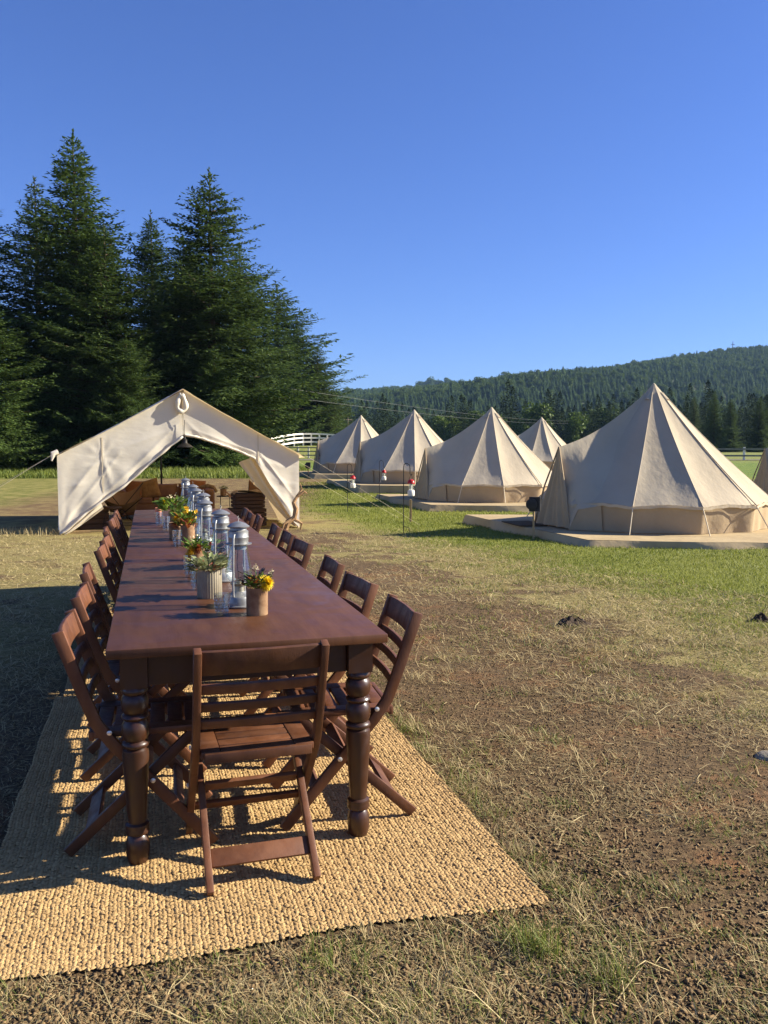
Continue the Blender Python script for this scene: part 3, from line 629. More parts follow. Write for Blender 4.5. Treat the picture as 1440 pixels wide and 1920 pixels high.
# ------------------------------------------------------------------ jute rugs
def jute_rug(s0, s1, t0, t1, z, rough, label, seed):
    rng = np.random.default_rng(seed)
    o = empty('jute_rug', TW(0, 0, 0), TYAW, label, 'rug', 'jute rugs under the tables')
    mb = MB()
    mb.grid(lambda u, v: (s0 + .006 + (s1 - s0 - .012) * u, t0 + .022 + (t1 - t0 - .028) * v, z + .004), 8, 8); mb.build('backing', M['jute_base'], o)
    ds, dt = .0122, .0112
    ns, nt_ = int((s1 - s0) / ds), int((t1 - t0) / dt)
    S, Tt = np.meshgrid(np.arange(ns), np.arange(nt_)); S = S.ravel(); Tt = Tt.ravel()
    cx = s0 + (S + .5) * ds + rng.normal(0, .0010, len(S)) + .0015 * np.sin(Tt * .31 + S * .05) + .004 * np.sin(Tt * .09 + 1) * (np.abs(S / ns - .5) * 2) ** 4
    cy = t0 + (Tt + .5 + .12 * (S % 2)) * dt + rng.normal(0, .0016, len(S)) + .016 * np.sin(S * .075 + 1) * np.exp(-Tt / 25.) + .012 * (np.maximum(0, S / ns - .93) / .07) ** 2 * np.exp(-Tt / 8.)
    wav = .004 * np.sin(cx * 5 + cy * 3) * np.sin(cy * 4.2 - cx)
    cz = z + .0060 + np.maximum(wav, -.002) + rng.normal(0, .0013, len(S))
    hi = rough
    if hi:
        base = [(1, 0, 0), (-1, 0, 0), (0, 1, 0), (0, -1, 0), (0, 0, 1)]
        q = .72
        base += [(q, q, .12), (-q, q, .12), (-q, -q, .12), (q, -q, .12), (q * .9, 0, .68), (-q * .9, 0, .68), (0, q * .9, .68), (0, -q * .9, .68)]
        tri = [(0, 5, 9), (5, 2, 11), (5, 11, 9), (9, 11, 4), (2, 6, 11), (6, 1, 10), (6, 10, 11), (11, 10, 4), (1, 7, 10), (7, 3, 12), (7, 12, 10), (10, 12, 4), (3, 8, 12), (8, 0, 9), (8, 9, 12), (12, 9, 4)]
    else:
        base = [(1, 0, 0), (-1, 0, 0), (0, 1, 0), (0, -1, 0), (0, 0, 1)]; tri = [(0, 2, 4), (2, 1, 4), (1, 3, 4), (3, 0, 4)]
    base = np.array(base); tri = np.array(tri); n = len(S); nb = len(base)
    ang = rng.normal(0, .20, n) + np.where(S % 2 == 0, .72, -.72)
    sc = np.stack([.0056 * rng.uniform(.85, 1.2, n), .0105 * rng.uniform(.85, 1.15, n), .0038 * rng.uniform(.7, 1.4, n)], 1)
    L = base[None] * sc[:, None, :]
    X = L[..., 0] * np.cos(ang)[:, None] - L[..., 1] * np.sin(ang)[:, None] + cx[:, None]
    Y = L[..., 0] * np.sin(ang)[:, None] + L[..., 1] * np.cos(ang)[:, None] + cy[:, None]
    V = np.stack([X, Y, L[..., 2] + cz[:, None]], -1).reshape(-1, 3)
    F = (tri[None] + (np.arange(n) * nb)[:, None, None]).reshape(-1, 3)
    strand = .5 + .25 * np.sin(S * 1.7) * np.sin(S * .37 + 2)
    tint = np.repeat(np.clip(strand + .12 * np.sin(Tt * .23 + S * .02) + rng.normal(0, .30, n), 0, 1), nb)
    w = link('woven_knots', np_mesh('woven_knots', V, F, M['jute'], tint, smooth=True), o); w['kind'] = 'stuff'
    return o
jute_rug(-.865, .86, -.50, 2.26, 0.0, True, 'golden jute rug in front, under the nearest table', 1)
jute_rug(-.83, .89, 2.24, 5.0, 0.006, False, 'second jute rug, continuing under the middle table', 2)

# ------------------------------------------------------------------ things on the table
def make_lantern():
    o = empty('hurricane_lantern')
    mb = MB(); mb.lathe([(.060, 0), (.070, .003), (.071, .008), (.064, .012), (.064, .038), (.060, .046), (.038, .054), (.028, .064)], 28); t = mb.build('fuel_tank', M['galv'], o, smooth=True)
    c = MB(); c.lathe([(.011, 0), (.011, .012), (.008, .014)], 12, (.047, .012, .057)); c.build('filler_cap', M['galv'], t, smooth=True)
    mb = MB(); mb.lathe([(.024, .062), (.022, .085), (.034, .090), (.036, .097), (.012, .100), (.012, .112)], 20); mb.build('burner', M['brass'], o, smooth=True)
    mb = MB(); mb.lathe([(.031, .096), (.041, .108), (.052, .125), (.056, .142), (.053, .160), (.047, .190), (.041, .222), (.036, .252)], 28)
    mb.f = [f for f in mb.f if len(f) == 4]; mb.build('globe', M['glass'], o, smooth=True)
    mb = MB(); mb.lathe([(.034, .238), (.035, .256), (.054, .258), (.055, .262), (.040, .264), (.041, .283), (.0425, .286), (.0425, .290), (.041, .293), (.041, .312), (.034, .318), (.033, .326)], 28); mb.build('chimney', M['galv'], o, smooth=True)
    mb = MB(); mb.lathe([(.028, .326), (.045, .329), (.046, .333), (.030, .344), (.010, .352), (.0001, .353)], 28); mb.build('cap', M['galv'], o, smooth=True)
    for s in (-1, 1):
        mb = MB(); mb.tube([(s * .060, 0, .048), (s * .062, 0, .10), (s * .058, 0, .20), (s * .053, 0, .285), (s * .046, 0, .300), (s * .036, 0, .302)], [.0045] * 6, 8); mb.build('side_tube', M['galv'], o, smooth=True)
    mb = MB(); pts = [(.058 * math.cos(a), -.020 - .052 * abs(math.sin(a)), .155 - .025 * math.sin(a)) for a in [math.pi * i / 14 for i in range(15)]]
    mb.tube(pts, .0014, 5); mb.tube([(.045, .02, .10), (.055, .03, .18), (.035, .015, .25)], .0013, 5); mb.build('wire_guard', M['darkmetal'], o, smooth=True)
    mb = MB(); mb.tube([(.0, 0, .352), (.006, 0, .366), (.0, 0, .374), (-.006, 0, .366), (0, 0, .353)], .0013, 5); mb.build('lift_ring', M['galv'], o)
    return o
lan0 = make_lantern(); lu = [False]
def lantern(x, y, rz, label):
    o = lan0 if not lu[0] else copy_tree(lan0); lu[0] = True
    o.location = (x, y, TH); o.rotation_euler = (0, 0, rz); tag(o, label, 'lantern', 'galvanised hurricane lanterns along the table'); return o
for (x, y, rz), l in zip([(-.600, 3.52, 1.35), (-.800, 4.19, 1.25), (-1.040, 4.97, 1.4), (-1.205, 5.72, 1.2), (-1.385, 6.33, 1.3), (-1.555, 6.98, 1.5), (-1.93, 8.35, 1.3)],
    ['galvanised hurricane lantern nearest the camera, behind the yellow flower can', 'second hurricane lantern from the near end of the table', 'third hurricane lantern, beside the can of gold flowers', 'fourth hurricane lantern from the near end of the table', 'fifth hurricane lantern, half hidden in the row', 'sixth hurricane lantern, half hidden in the row', 'farthest hurricane lantern at the end of the table']):
    lantern(x, y, rz, l)
def can_mb(r, h, n=24, ripple=None):
    mb = MB(); mb.lathe([(r * .96, 0), (r, .003), (r, h - .004), (r * 1.03, h - .002), (r * 1.03, h), (r * .94, h), (r * .94, h - .015), (.001, h - .016)], n, ripple=ripple); return mb
rf = random.Random(21)
def foliage(n, r, z0, h, l, w, up=.6):
    mb = MB()
    for i in range(n):
        a = rf.uniform(0, 6.28); q = r * math.sqrt(rf.random()); z = z0 + h * rf.random() * (1 - .4 * q / r)
        d = Vector((math.cos(a) * (.5 + q / r), math.sin(a) * (.5 + q / r), up + rf.uniform(-.5, .6)))
        mb.leaf((q * math.cos(a), q * math.sin(a), z), d, l * rf.uniform(.6, 1.3), w * rf.uniform(.7, 1.2), rf.uniform(.1, .5))
    return mb
def bloom_mb(c, r, nrm, layers=5, n=18, cup=.5):
    c = Vector(c); nrm = Vector(nrm).normalized(); q = nrm.to_track_quat('Z', 'Y'); mb = MB()
    for k in range(layers):
        f = k / max(layers - 1, 1)
        for i in range(n):
            a = 6.283 * (i + .5 * (k % 2)) / n + rf.uniform(-.1, .1); el = -.25 + 1.45 * f * cup * 2 + rf.uniform(-.1, .1)
            d = q @ Vector((math.cos(a) * math.cos(el), math.sin(a) * math.cos(el), math.sin(el)))
            mb.leaf(c + nrm * r * .3 * f, d, r * (1 - .35 * f), r * .12 * 18 / n, .3)
    return mb
def stems(pts, r=.0012):
    mb = MB()
    for a, b in pts: mb.tube([a, ((a[0] + b[0]) / 2 + .004, (a[1] + b[1]) / 2, (a[2] + b[2]) / 2), b], r, 5)
    return mb
def flower_can(x, y, label, name='flower_can'):
    return empty(name, (x, y, TH), rf.uniform(0, 6), label, 'flower pot', 'cans and pots of flowers on the table')
# front rusty can with yellow chrysanthemum
o = flower_can(-.500, 3.345, 'rusty tin can with a bright yellow chrysanthemum, nearest on the table'); o.rotation_euler.z = 0
can_mb(.0425, .108).build('can', M['rust'], o, smooth=True)
foliage(60, .045, .105, .05, .035, .008).build('leaves', M['leaf_b'], o)
foliage(70, .05, .115, .06, .03, .006).build('dark_thistle', M['leaf_dark'], o)
foliage(34, .045, .11, .04, .03, .009).build('red_leaves', M['leaf_red'], o)
bloom_mb((.040, -.028, .128), .038, (.65, -.65, .35), 8, 22).build('yellow_bloom', M['yellow'], o)
mb = MB()
for (bx, by, bz) in [(-.012, 0, .185), (-.004, .006, .192), (.004, -.004, .182), (.052, .0, .165), (.060, .006, .172), (.056, -.006, .158)]:
    b2 = bloom_mb((bx, by, bz), .009, (0, 0, 1), 2, 7); mb.add(b2.v, b2.f, .6)
mb.build('small_blooms', M['whitebud'], o)
stems([((0, 0, .1), (-.008, 0, .185)), ((.02, 0, .1), (.055, 0, .165)), ((.01, 0, .1), (.03, 0, .16))]).build('stems', M['leaf_b'], o)
mb = MB(); mb.grid(lambda u, v: (.012 + .055 * v + .004 * math.sin(3 * v), .01, .115 + .075 * v - .02 * v * v + (u - .5) * .026 * math.sin(math.pi * min(1, v * .9 + .1))), 4, 10); mb.build('feather', M['feather'], o)
# ribbed pot with dusty succulent leaves
o = flower_can(-.765, 3.73, 'ribbed zinc pot with dusty pale green leaves', 'plant_pot')
can_mb(.053, .122, 96, (32, .018)).build('pot', M['ribbed'], o, smooth=True)
foliage(150, .07, .115, .065, .045, .013, .5).build('leaves', M['leaf_a'], o)
foliage(30, .05, .115, .04, .035, .010, .3).build('reddish_leaves', M['leaf_red'], o)
# gold flower can with small red bloom
o = flower_can(-1.02, 4.62, 'dark can with gold flowers and white sprays beside the third lantern')
can_mb(.046, .105).build('can', M['rust'], o, smooth=True)
foliage(70, .06, .10, .06, .045, .010).build('leaves', M['leaf_b'], o)
for c, nn, nm, mk in (((-.01, -.05, .105), (-.1, -1, .1), 'gold_bloom', 'gold'), ((.022, -.045, .115), (.3, -1, .4), 'orange_bloom', 'leaf_red'), ((-.03, -.04, .07), (-.4, -1, -.2), 'gold_bloom', 'gold')):
    bloom_mb(c, .034, nn, 5, 16).build(nm, M[mk], o)
o.rotation_euler.z = 0
foliage(24, .03, .14, .06, .014, .006).build('white_spray', M['whitebud'], o)
# red/purple bunch next to it
o = flower_can(-.935, 4.72, 'low dark pot with a red bloom and grey-purple leaves')
can_mb(.045, .075).build('can', M['rust'], o, smooth=True)
foliage(80, .06, .07, .05, .04, .012).build('leaves', M['leaf_dark'], o)
bloom_mb((.0, -.02, .115), .022, (0, -.5, 1), 4, 12).build('red_bloom', M['red'], o)
foliage(30, .04, .09, .08, .05, .009).build('green_leaves', M['leaf_b'], o)
# bare rusty can further on
o = flower_can(-1.50, 6.14, 'plain rusty can standing empty left of the flower bunches')
can_mb(.042, .115).build('can', M['rust'], o, smooth=True)
# lily bunch
o = flower_can(-1.385, 6.03, 'dark red and yellow lily bunch in a can'); o.rotation_euler.z = 0
can_mb(.05, .11).build('can', M['rust'], o, smooth=True)
foliage(70, .075, .10, .11, .07, .014).build('leaves', M['leaf_b'], o); foliage(60, .08, .08, .11, .06, .016).build('red_leaves', M['leaf_red'], o)
for c, nn in (((-.06, -.04, .15), (-.5, -.8, .3)), ((.0, -.03, .21), (.1, -.5, .9)), ((.06, -.02, .19), (.6, -.4, .6)), ((.02, -.05, .15), (.2, -1, .2))):
    bloom_mb(c, .042, nn, 2, 7, .9).build('lily', M['gold'], o)
o = flower_can(-1.56, 6.62, 'can with a yellow daisy bunch behind the plain rusty can'); o.rotation_euler.z = 0
can_mb(.045, .10).build('can', M['rust'], o, smooth=True); foliage(60, .06, .1, .07, .05, .012).build('leaves', M['leaf_b'], o)
for c in ((-.05, -.04, .13), (-.01, -.06, .12), (.04, -.03, .15)): bloom_mb(c, .035, (c[0] * 8, -1, .4), 3, 12).build('daisy', M['yellow'], o)
o = flower_can(-1.80, 7.35, 'farthest flower can with fresh green leaves and white sprays'); o.rotation_euler.z = 0
can_mb(.05, .11).build('can', M['rust'], o, smooth=True); foliage(150, .11, .10, .13, .07, .018).build('leaves', M['leaf_b'], o); foliage(50, .08, .18, .08, .018, .008).build('white_spray', M['whitebud'], o)
bloom_mb((-.07, -.05, .19), .03, (-.3, -1, .5), 3, 10).build('daisy', M['yellow'], o)
# drinking glasses
def tumbler(x, y, label, r=.033, h=.085):
    o = empty('drinking_glass', (x, y, TH), 0, label, 'glass', 'clear glasses along the table')
    mb = MB(); n = 24; vs = []; prof = [(r * .72, .0), (r * .74, .006), (r * .80, h * .3), (r * .90, h * .65), (r, h), (r * .94, h), (r * .84, h * .65), (r * .72, h * .3), (r * .62, .012), (.001, .011)]
    mb.lathe(prof, 24, ripple=(12, .018)); mb.build('bowl', M['tumbler'], o, smooth=True, sharp=25)
    mb = MB()
    for j in range(4):
        for i in range(14):
            a = 6.283 * (i + .5 * (j % 2)) / 14; z = h * (.22 + .17 * j); rr_ = r * (.80 + .05 * j); c = Vector((rr_ * math.cos(a), rr_ * math.sin(a), z))
            u = Vector((-math.sin(a), math.cos(a), 0)) * .0055; v = Vector((0, 0, .0075)); nn = Vector((math.cos(a), math.sin(a), 0)) * .0022
            mb.add([c - u, c + v, c + u, c - v, c + nn], [(0, 4, 1), (1, 4, 2), (2, 4, 3), (3, 4, 0)])
    mb.build('cut_diamonds', M['tumbler'], o); return o
for x, y, l in [(-.635, 3.33, 'cut-glass tumbler in front, left of the yellow flower can'), (-.86, 3.92, 'tall clear glass left of the ribbed zinc pot'), (-.98, 4.30, 'clear glass between the ribbed pot and the gold flowers'),
                (-1.36, 5.62, 'clear glass beside the plain rusty can'), (-1.72, 6.75, 'clear glass left of the yellow daisy can'), (-1.88, 7.15, 'clear glass left of the farthest flower can')]:
    tumbler(x, y, l, h=.085 if y < 3.6 else .11)
mb = MB(); mb.lathe([(.024, 0), (.028, .004), (.031, .07), (.033, .085), (.030, .085), (.027, .01), (.001, .008)], 20)
tag(mb.build('copper_cup', M['copper'], smooth=True), 'small copper cup alone at the far left of the table', 'cup').location = (-2.12, 8.05, TH)

# ------------------------------------------------------------------ wall tent
WA = R(20.0); WO = Vector((-5.93, 15.6, -.19)); WR = Vector((math.cos(WA), math.sin(WA), 0)); WB = Vector((-math.sin(WA), math.cos(WA), 0))
wt = empty('wall_tent', WO, WA, 'open cream canvas wall tent with its front flaps pulled back', 'tent')
WW, WD, WE, WP = 4.50, 4.4, 1.46, 2.68        # width, depth, eave, peak
def roofz(x): return WE + (WP - WE) * (1 - abs(x - WW / 2) / (WW / 2))
def wr(x, y, k=1.0): return .03 * k * fbm(x * 1.6, y * 1.6, 3.1) + .014 * k * fbm(x * 5, y * 5, 8.2)
for nm, xa, xb in (('roof_slope', -.10, WW / 2), ('roof_slope', WW + .10, WW / 2)):
    def fn(u, v, xa=xa, xb=xb):
        x = xa + (xb - xa) * u; y = -.12 + (WD + .2) * v
        sag = -.06 * math.sin(math.pi * u) * (.5 + .5 * abs(math.sin(v * math.pi * 2)))
        return (x, y, roofz(x) + .015 + sag + wr(x, y + 5, .6) - (.0 if u > .03 else .03))
    MB().grid(fn, 24, 30).build(nm, M['cream'], wt, smooth=True, sharp=60)
# front half panels: upper edge follows the roof, lower edge is the swept-back opening
def lower_left(x):      # opening edge height for the left flap, x 0..WW/2
    return np.interp(x, [0, .12, .45, .8, 1.15, 1.6, 2.0, 2.26], [.0, .06, .36, .62, .86, 1.26, 1.60, 1.80])
def lower_right(x):
    return np.interp(x, [2.24, 2.5, 2.9, 3.3, 3.62, 3.72, 3.9, 4.15, 4.38, 4.50], [1.82, 1.78, 1.65, 1.51, 1.36, 1.20, .88, .48, .12, .0])
def front(xa, xb, low, sgn):
    def fn(u, v):
        x = xa + (xb - xa) * u; zt = roofz(x) - .01; zb = float(low(x)); z = zb + (zt - zb) * v
        edge = 1 - v
        ax, az = (.06, .0) if sgn > 0 else (WW - .06, .0)                 # folds fan out of the tied bottom corner
        an = math.atan2(z - az + .02, abs(x - ax) + .02); dist = math.hypot(x - ax, z - az)
        f1 = .012 * math.sin(an * 17 + 2.0 * fbm(x * .8, z * .8, 2.0)) * math.exp(-dist * .75) * min(1, dist * 3)
        cxx = .78 if sgn > 0 else 3.68; an2 = math.atan2(z - roofz(cxx) + .45, x - cxx); d2 = math.hypot(x - cxx, z - roofz(cxx) + .45)
        f2 = .006 * math.sin(an2 * 8 + fbm(x, z, 5.0)) * math.exp(-d2 * 2.0) * min(1, d2 * 6)
        f3 = .010 * fbm(x * .9, z * .9, 9.0) + .02 * edge ** 4 * math.sin(x * 9 + z * 4)
        xm = x if sgn > 0 else WW - x
        for (xa_, za_, xb_, zb_, am, wd) in ((.10, .10, 1.9, 1.75, .022, .05), (.06, .2, 1.1, 1.5, .020, .04), (.03, .5, .75, 1.45, .018, .035), (.75, 1.55, .95, .85, .016, .03), (.2, 1.2, .8, 1.3, .012, .03), (.9, 1.5, 2.1, 1.95, .016, .05), (1.3, 1.2, 2.2, 2.1, .012, .04), (.02, .85, .5, .95, .012, .03)):
            ex_, ez_ = xb_ - xa_, zb_ - za_; tt = max(0, min(1, ((xm - xa_) * ex_ + (z - za_) * ez_) / (ex_ * ex_ + ez_ * ez_)))
            dd_ = math.hypot(xm - xa_ - tt * ex_, z - za_ - tt * ez_); f3 += am * math.exp(-dd_ / wd) * math.sin(math.pi * min(1, .1 + tt * .8))
        amp = min(1, 6 * min(1 - v, 1)) if v > .85 else 1
        cx = min(x, WW - x); amp *= min(1, .35 + cx * 2)
        return (x, -.03 - (f1 + f2 + f3) * amp, z)
    return fn
MB().grid(front(0, WW / 2 - .005, lower_left, 1), 64, 44).build('front_flap', M['cream'], wt, smooth=True, sharp=180)
MB().grid(front(WW, WW / 2 + .005, lower_right, -1), 64, 44).build('front_flap', M['cream'], wt, smooth=True, sharp=180)
def hem(low, x0, x1, n, wob):
    pts = []
    for i in range(n + 1):
        x = x0 + (x1 - x0) * i / n; pts.append((x, -.06 + wob * math.sin(i * .9), float(low(x)) + .02))
    return pts
for low, x0, x1 in ((lower_left, .02, 2.24), (lower_right, 2.26, 3.62)):
    MB().tube(hem(low, x0, x1, 40, .01), [.016 + .010 * abs(math.sin(i * .7)) for i in range(41)], 8).build('rolled_hem', M['cream'], wt, smooth=True, sharp=180)
# tied-back bundle of the right flap
def flapfn(u, v):
    p0 = Vector((3.62 + .88 * v, -.05, 1.36 * (1 - v) + .02)); wdt = .30 * (1 - v) ** .7 + .05
    return p0 + Vector((wdt * (u - .85) * .9, .12 + .10 * math.sin(u * 9 + v * 3) * (1 - .5 * v) + .20 * (1 - u), wdt * (u - .5) * .5))
MB().grid(flapfn, 18, 30).build('tied_flap', M['cream'], wt, smooth=True, sharp=180)
def flapl(u, v):
    p0 = Vector((.72 - .64 * v, -.06, .58 * (1 - v) + .05)); wdt = .16 * (1 - v) ** .6 + .07
    return p0 + Vector((wdt * (.7 - u) * .4, .05 + .07 * math.sin(u * 10 + v * 2) + .10 * u, wdt * (u - .7)))
MB().grid(flapl, 16, 26).build('tied_flap', M['cream'], wt, smooth=True, sharp=180)
# side walls; the right one is hitched forward at its rear bottom corner
def sidew(x, rear):
    def fn(u, v):
        zt = WE; z = zt * v; y = (WD * (1 - rear * (1 - v))) * u
        return (x + .04 * math.sin(y * 4 + z) * (1 - v) + .02 * fbm(y * 2, z * 2, 4), y, z)
    return fn
MB().grid(sidew(.01, .0), 26, 12).build('side_wall', M['cream'], wt, smooth=True, sharp=180)
MB().grid(sidew(WW - .01, .55), 26, 12).build('side_wall', M['cream'], wt, smooth=True, sharp=180)
for (x, y, h) in ((.03, .0, WE), (WW - .03, .0, WE), (WW / 2, WD - .05, WP), (.03, WD, WE), (WW - .03, WD, WE)):
    MB().tube([(x, y, -.05), (x, y, h - .01)], .017 if x != WW / 2 else .022, 8).build('pole', M['darkmetal'] if x == WW / 2 else M['palewood'], wt, smooth=True)
MB().tube([(WW / 2, -.1, WP - .02), (WW / 2, WD + .1, WP - .02)], .022, 8).build('ridge_pole', M['palewood'], wt, smooth=True)
# rolled canvas loop at the peak, with its strap
pts = []
for i in range(25):
    a = 2 * math.pi * i / 24; w_ = .075 * math.sin(a) * (1 - .35 * math.cos(a)) ; pts.append((WW / 2 - .03 + w_, -.085, WP - .22 + .15 * math.cos(a) - .03))
MB().tube(pts, [.046 + .010 * math.sin(i * 1.1) for i in range(25)], 8).build('rolled_vent_flap', M['cream'], wt, smooth=True, sharp=180)
MB().strip([(WW / 2 - .03, -.09, WP - .40), (WW / 2 - .02, -.085, WP - .52), (WW / 2 - .01, -.09, WP - .66)], .025, .004).build('strap', M['rope'], wt)
for sx, xa, xb, low, sg in ((.78, 0, WW / 2 - .005, lower_left, 1), (3.68, WW, WW / 2 + .005, lower_right, -1)):
    fn = front(xa, xb, low, sg); u_ = (sx - xa) / (xb - xa)
    MB().strip([Vector(fn(u_, v_)) + Vector((0, -.006, 0)) for v_ in (.93, .8, .65, .5, .35, .2, .05)], .02, .003).build('tie_tape', M['rope'], wt)
MB().tube([(.02, -.12, WE + .06), (-.06, -.14, WE + .03), (-.09, -.15, WE - .10)], [.05, .05, .012], 8).build('eave_corner', M['cream'], wt, smooth=True)
for (a, b_) in (((-.1, -.05, WE), (-2.3, -.3, .02)), ((-.1, 2.0, WE), (-2.5, 2.0, .02)), ((-.1, 4.2, WE), (-2.4, 4.4, .02)), ((WW + .1, -.05, WE), (WW + 2.4, -.5, .02)), ((WW + .1, 1.6, WE), (WW + 2.6, 1.2, .02)), ((WW + .1, 3.4, WE), (WW + 2.6, 3.2, .02))):
    MB().tube([a, b_], .0022, 5).build('guy_rope', M['rope'], wt)
def WL(x, y, z=0.0): return WO + WR * x + WB * y + Vector((0, 0, z))
# hanging lamp
o = empty('pendant_lamp', WL(2.27, -.08, 1.60), 0, 'dark metal pendant lamp hanging in the wall tent entrance', 'lamp')
MB().lathe([(.15, 0), (.152, .008), (.12, .04), (.06, .075), (.045, .10), (.045, .15), (.02, .165), (.012, .20)], 24).build('shade', M['darkmetal'], o, smooth=True)
MB().tube([(0, 0, .2), (0, 0, .52)], .005, 6).build('cord', M['darkmetal'], o)

# ------------------------------------------------------------------ furniture inside the wall tent
def cushion(mb, c, sx, sy, sz, rot=None, nu=12):
    def top(sgn):
        def fn(u, v):
            a, b = 2 * u - 1, 2 * v - 1; h = max(0, (1 - a ** 4) * (1 - b ** 4)) ** .5
            p = Vector((a * sx / 2 * (1 - .06 * (1 - b * b)), b * sy / 2 * (1 - .06 * (1 - a * a)), sgn * sz / 2 * h))
            return (rot @ p if rot is not None else p) + Vector(c)
        return fn
    mb.grid(top(1), nu, nu); mb.grid(top(-1), nu, nu, True); return mb
SO = WL(2.28, 3.75); SO.z = gzf(SO.x, SO.y)
so = empty('sofa', SO, R(14), 'brown leather sofa across the back of the wall tent', 'sofa')
def rb(c, s, nm, b=.05, m_='leather', par=None): return MB().box(c, s).build(nm, M[m_], par or so, smooth=True, bevel=b, sharp=60)
rb((0, .0, .22), (1.9, .80, .26), 'base', .03); rb((0, .36, .45), (1.9, .20, .50), 'backrest', .06)
for s in (-1, 1): rb((s * .98, -.02, .36), (.24, .90, .62), 'arm', .07)
for i in (-1, 0, 1): rb((i * .56, -.08, .39), (.555, .62, .16), 'seat_cushion', .05)
for i in (-1, 0, 1): cushion(MB(), (i * .57, .24, .60), .56, .36, .16, Matrix.Rotation(R(78), 3, 'X')).build('back_cushion', M['leather'], so, smooth=True, sharp=180)
for sx in (-.85, .85):
    for sy in (-.33, .36): MB().lathe([(.02, 0), (.03, .09)], 10, (sx, sy, 0)).build('leg', M['darkwood'], so)
for (dx, rz, mk, lab, sz) in ((-.70, .1, 'rustcloth', 'rust coloured throw cushion at the sofa\'s left end', .42), (-.36, -.25, 'plaid', 'brown patterned throw cushion second from the sofa\'s left end', .46), (.70, .12, 'rustcloth', 'rust coloured throw cushion at the sofa\'s right end', .42)):
    mb = MB(); cushion(mb, (0, 0, 0), sz, sz, .17, Matrix.Rotation(rz, 3, 'Y') @ Matrix.Rotation(R(72), 3, 'X'))
    c = mb.build('throw_cushion', M[mk], smooth=True, sharp=180); tag(c, lab, 'cushion', 'throw cushions on the sofa')
    c.location = SO + Matrix.Rotation(R(14), 3, 'Z') @ Vector((dx, .06, .66)); c.rotation_euler = (0, 0, R(14))
mb = MB(); mb.tube([SO + Matrix.Rotation(R(14), 3, 'Z') @ Vector(p) for p in ((.78, -.1, .70), (.95, -.12, .73), (1.08, -.14, .70), (1.16, -.15, .58))], [.03, .05, .05, .035], 8)
tag(mb.build('folded_throw', M['hide'], smooth=True), 'dark folded throw hanging over the sofa\'s right arm', 'blanket')
def butterfly_chair(x, y, rz, mk, label):
    p = WL(x, y); p.z = gzf(p.x, p.y)
    o = empty('butterfly_chair', p, rz, label, 'armchair', 'leather butterfly chairs in the wall tent')
    def fn(u, v):
        a = 2 * u - 1; w_ = .20 + .20 * v + .05 * (1 - v)
        wing = abs(a) ** 2
        if v < .5:
            q = v / .5; y_ = -.38 + .50 * q; z = .44 - .20 * q + .14 * wing * (1 - q) + .05 * wing
        else:
            q = (v - .5) / .5; y_ = .12 + .24 * q; z = .24 + .46 * q + .17 * wing * q - .05 * q * (1 - wing)
        return (a * (.26 + .16 * abs(2 * v - 1)), y_ - .10 * wing * v, z + .03 * wing)
    MB().grid(fn, 18, 24).build('leather_sling', M[mk], o, smooth=True, sharp=180)
    A_, B_, C_, D_ = (-.42, -.38, .58), (.42, -.38, .58), (-.42, .26, .86), (.42, .26, .86)
    for q in ([A_, (.25, .28, .01), (-.25, .28, .01), B_], [C_, (.27, -.32, .01), (-.27, -.32, .01), D_]):
        MB().tube(q, .009, 6).build('frame_rod', M['darkmetal'], o, smooth=True)
    return o
butterfly_chair(1.22, 2.0, R(14), 'tanleather', 'tan leather butterfly chair left of the sofa')
butterfly_chair(3.95, 2.1, R(-45), 'leather', 'brown leather butterfly chair half hidden behind the right flap')
def crate(x, y, rz, sx, sy, sz, label, z=0, m_='darkwood', n=4):
    p = WL(x, y, z); p.z = gzf(p.x, p.y) + z
    o = empty('wooden_crate', p, WA + rz, label, 'crate', 'dark wooden crates in the wall tent')
    h = sz / n
    for i in range(n):
        for s in (-1, 1):
            MB().box((0, s * (sy / 2 - .01), h * (i + .5)), (sx - .044, .018, h - .012)).build('plank', M[m_], o, bevel=.003)
            MB().box((s * (sx / 2 - .01), 0, h * (i + .5)), (.018, sy, h - .012)).build('plank', M[m_], o, bevel=.003)
    MB().box((0, 0, sz - .006), (sx - .05, sy - .05, .02)).build('lid', M[m_], o)
    return o
crate(.62, 1.15, .1, .55, .42, .44, 'large dark plank crate beside the left tent flap')
crate(.42, 1.75, -.2, .45, .40, .40, 'smaller dark crate behind the large one on the left')
crate(3.62, .95, .15, .72, .46, .36, 'lower dark trunk beside the right tent flap', 0)
crate(3.66, .97, .05, .62, .42, .30, 'upper dark trunk stacked under the pale hide', .37)
mb = MB(); mb.grid(lambda u, v: (.66 * (u - .5), .5 * (v - .5), .02 + .03 * math.sin(5 * u + 3 * v) - .16 * max(0, abs(u - .5) - .38) * 3), 14, 12)
h_ = mb.build('cow_hide', M['hide'], smooth=True, sharp=180); tag(h_, 'pale hide laid over the stacked trunks on the right', 'hide')
p = WL(3.66, .97); h_.location = (p.x, p.y, gzf(p.x, p.y) + .69); h_.rotation_euler = (0, 0, WA)
# round side stool with metal hairpin legs left under the flap
p = WL(.98, .95); p.z = gzf(p.x, p.y)
o = empty('hairpin_stool', p, 0, 'small hairpin-leg stool between crate and tan chair', 'stool')
MB().lathe([(.17, .40), (.18, .41), (.18, .43), (.17, .44)], 20).build('seat', M['darkwood'], o, smooth=True)
for k in range(4):
    a = k * math.pi / 2 + .4; MB().tube([(.12 * math.cos(a - .3), .12 * math.sin(a - .3), .41), (.2 * math.cos(a), .2 * math.sin(a), .0), (.12 * math.cos(a + .3), .12 * math.sin(a + .3), .41)], .006, 5).build('leg', M['darkmetal'], o)
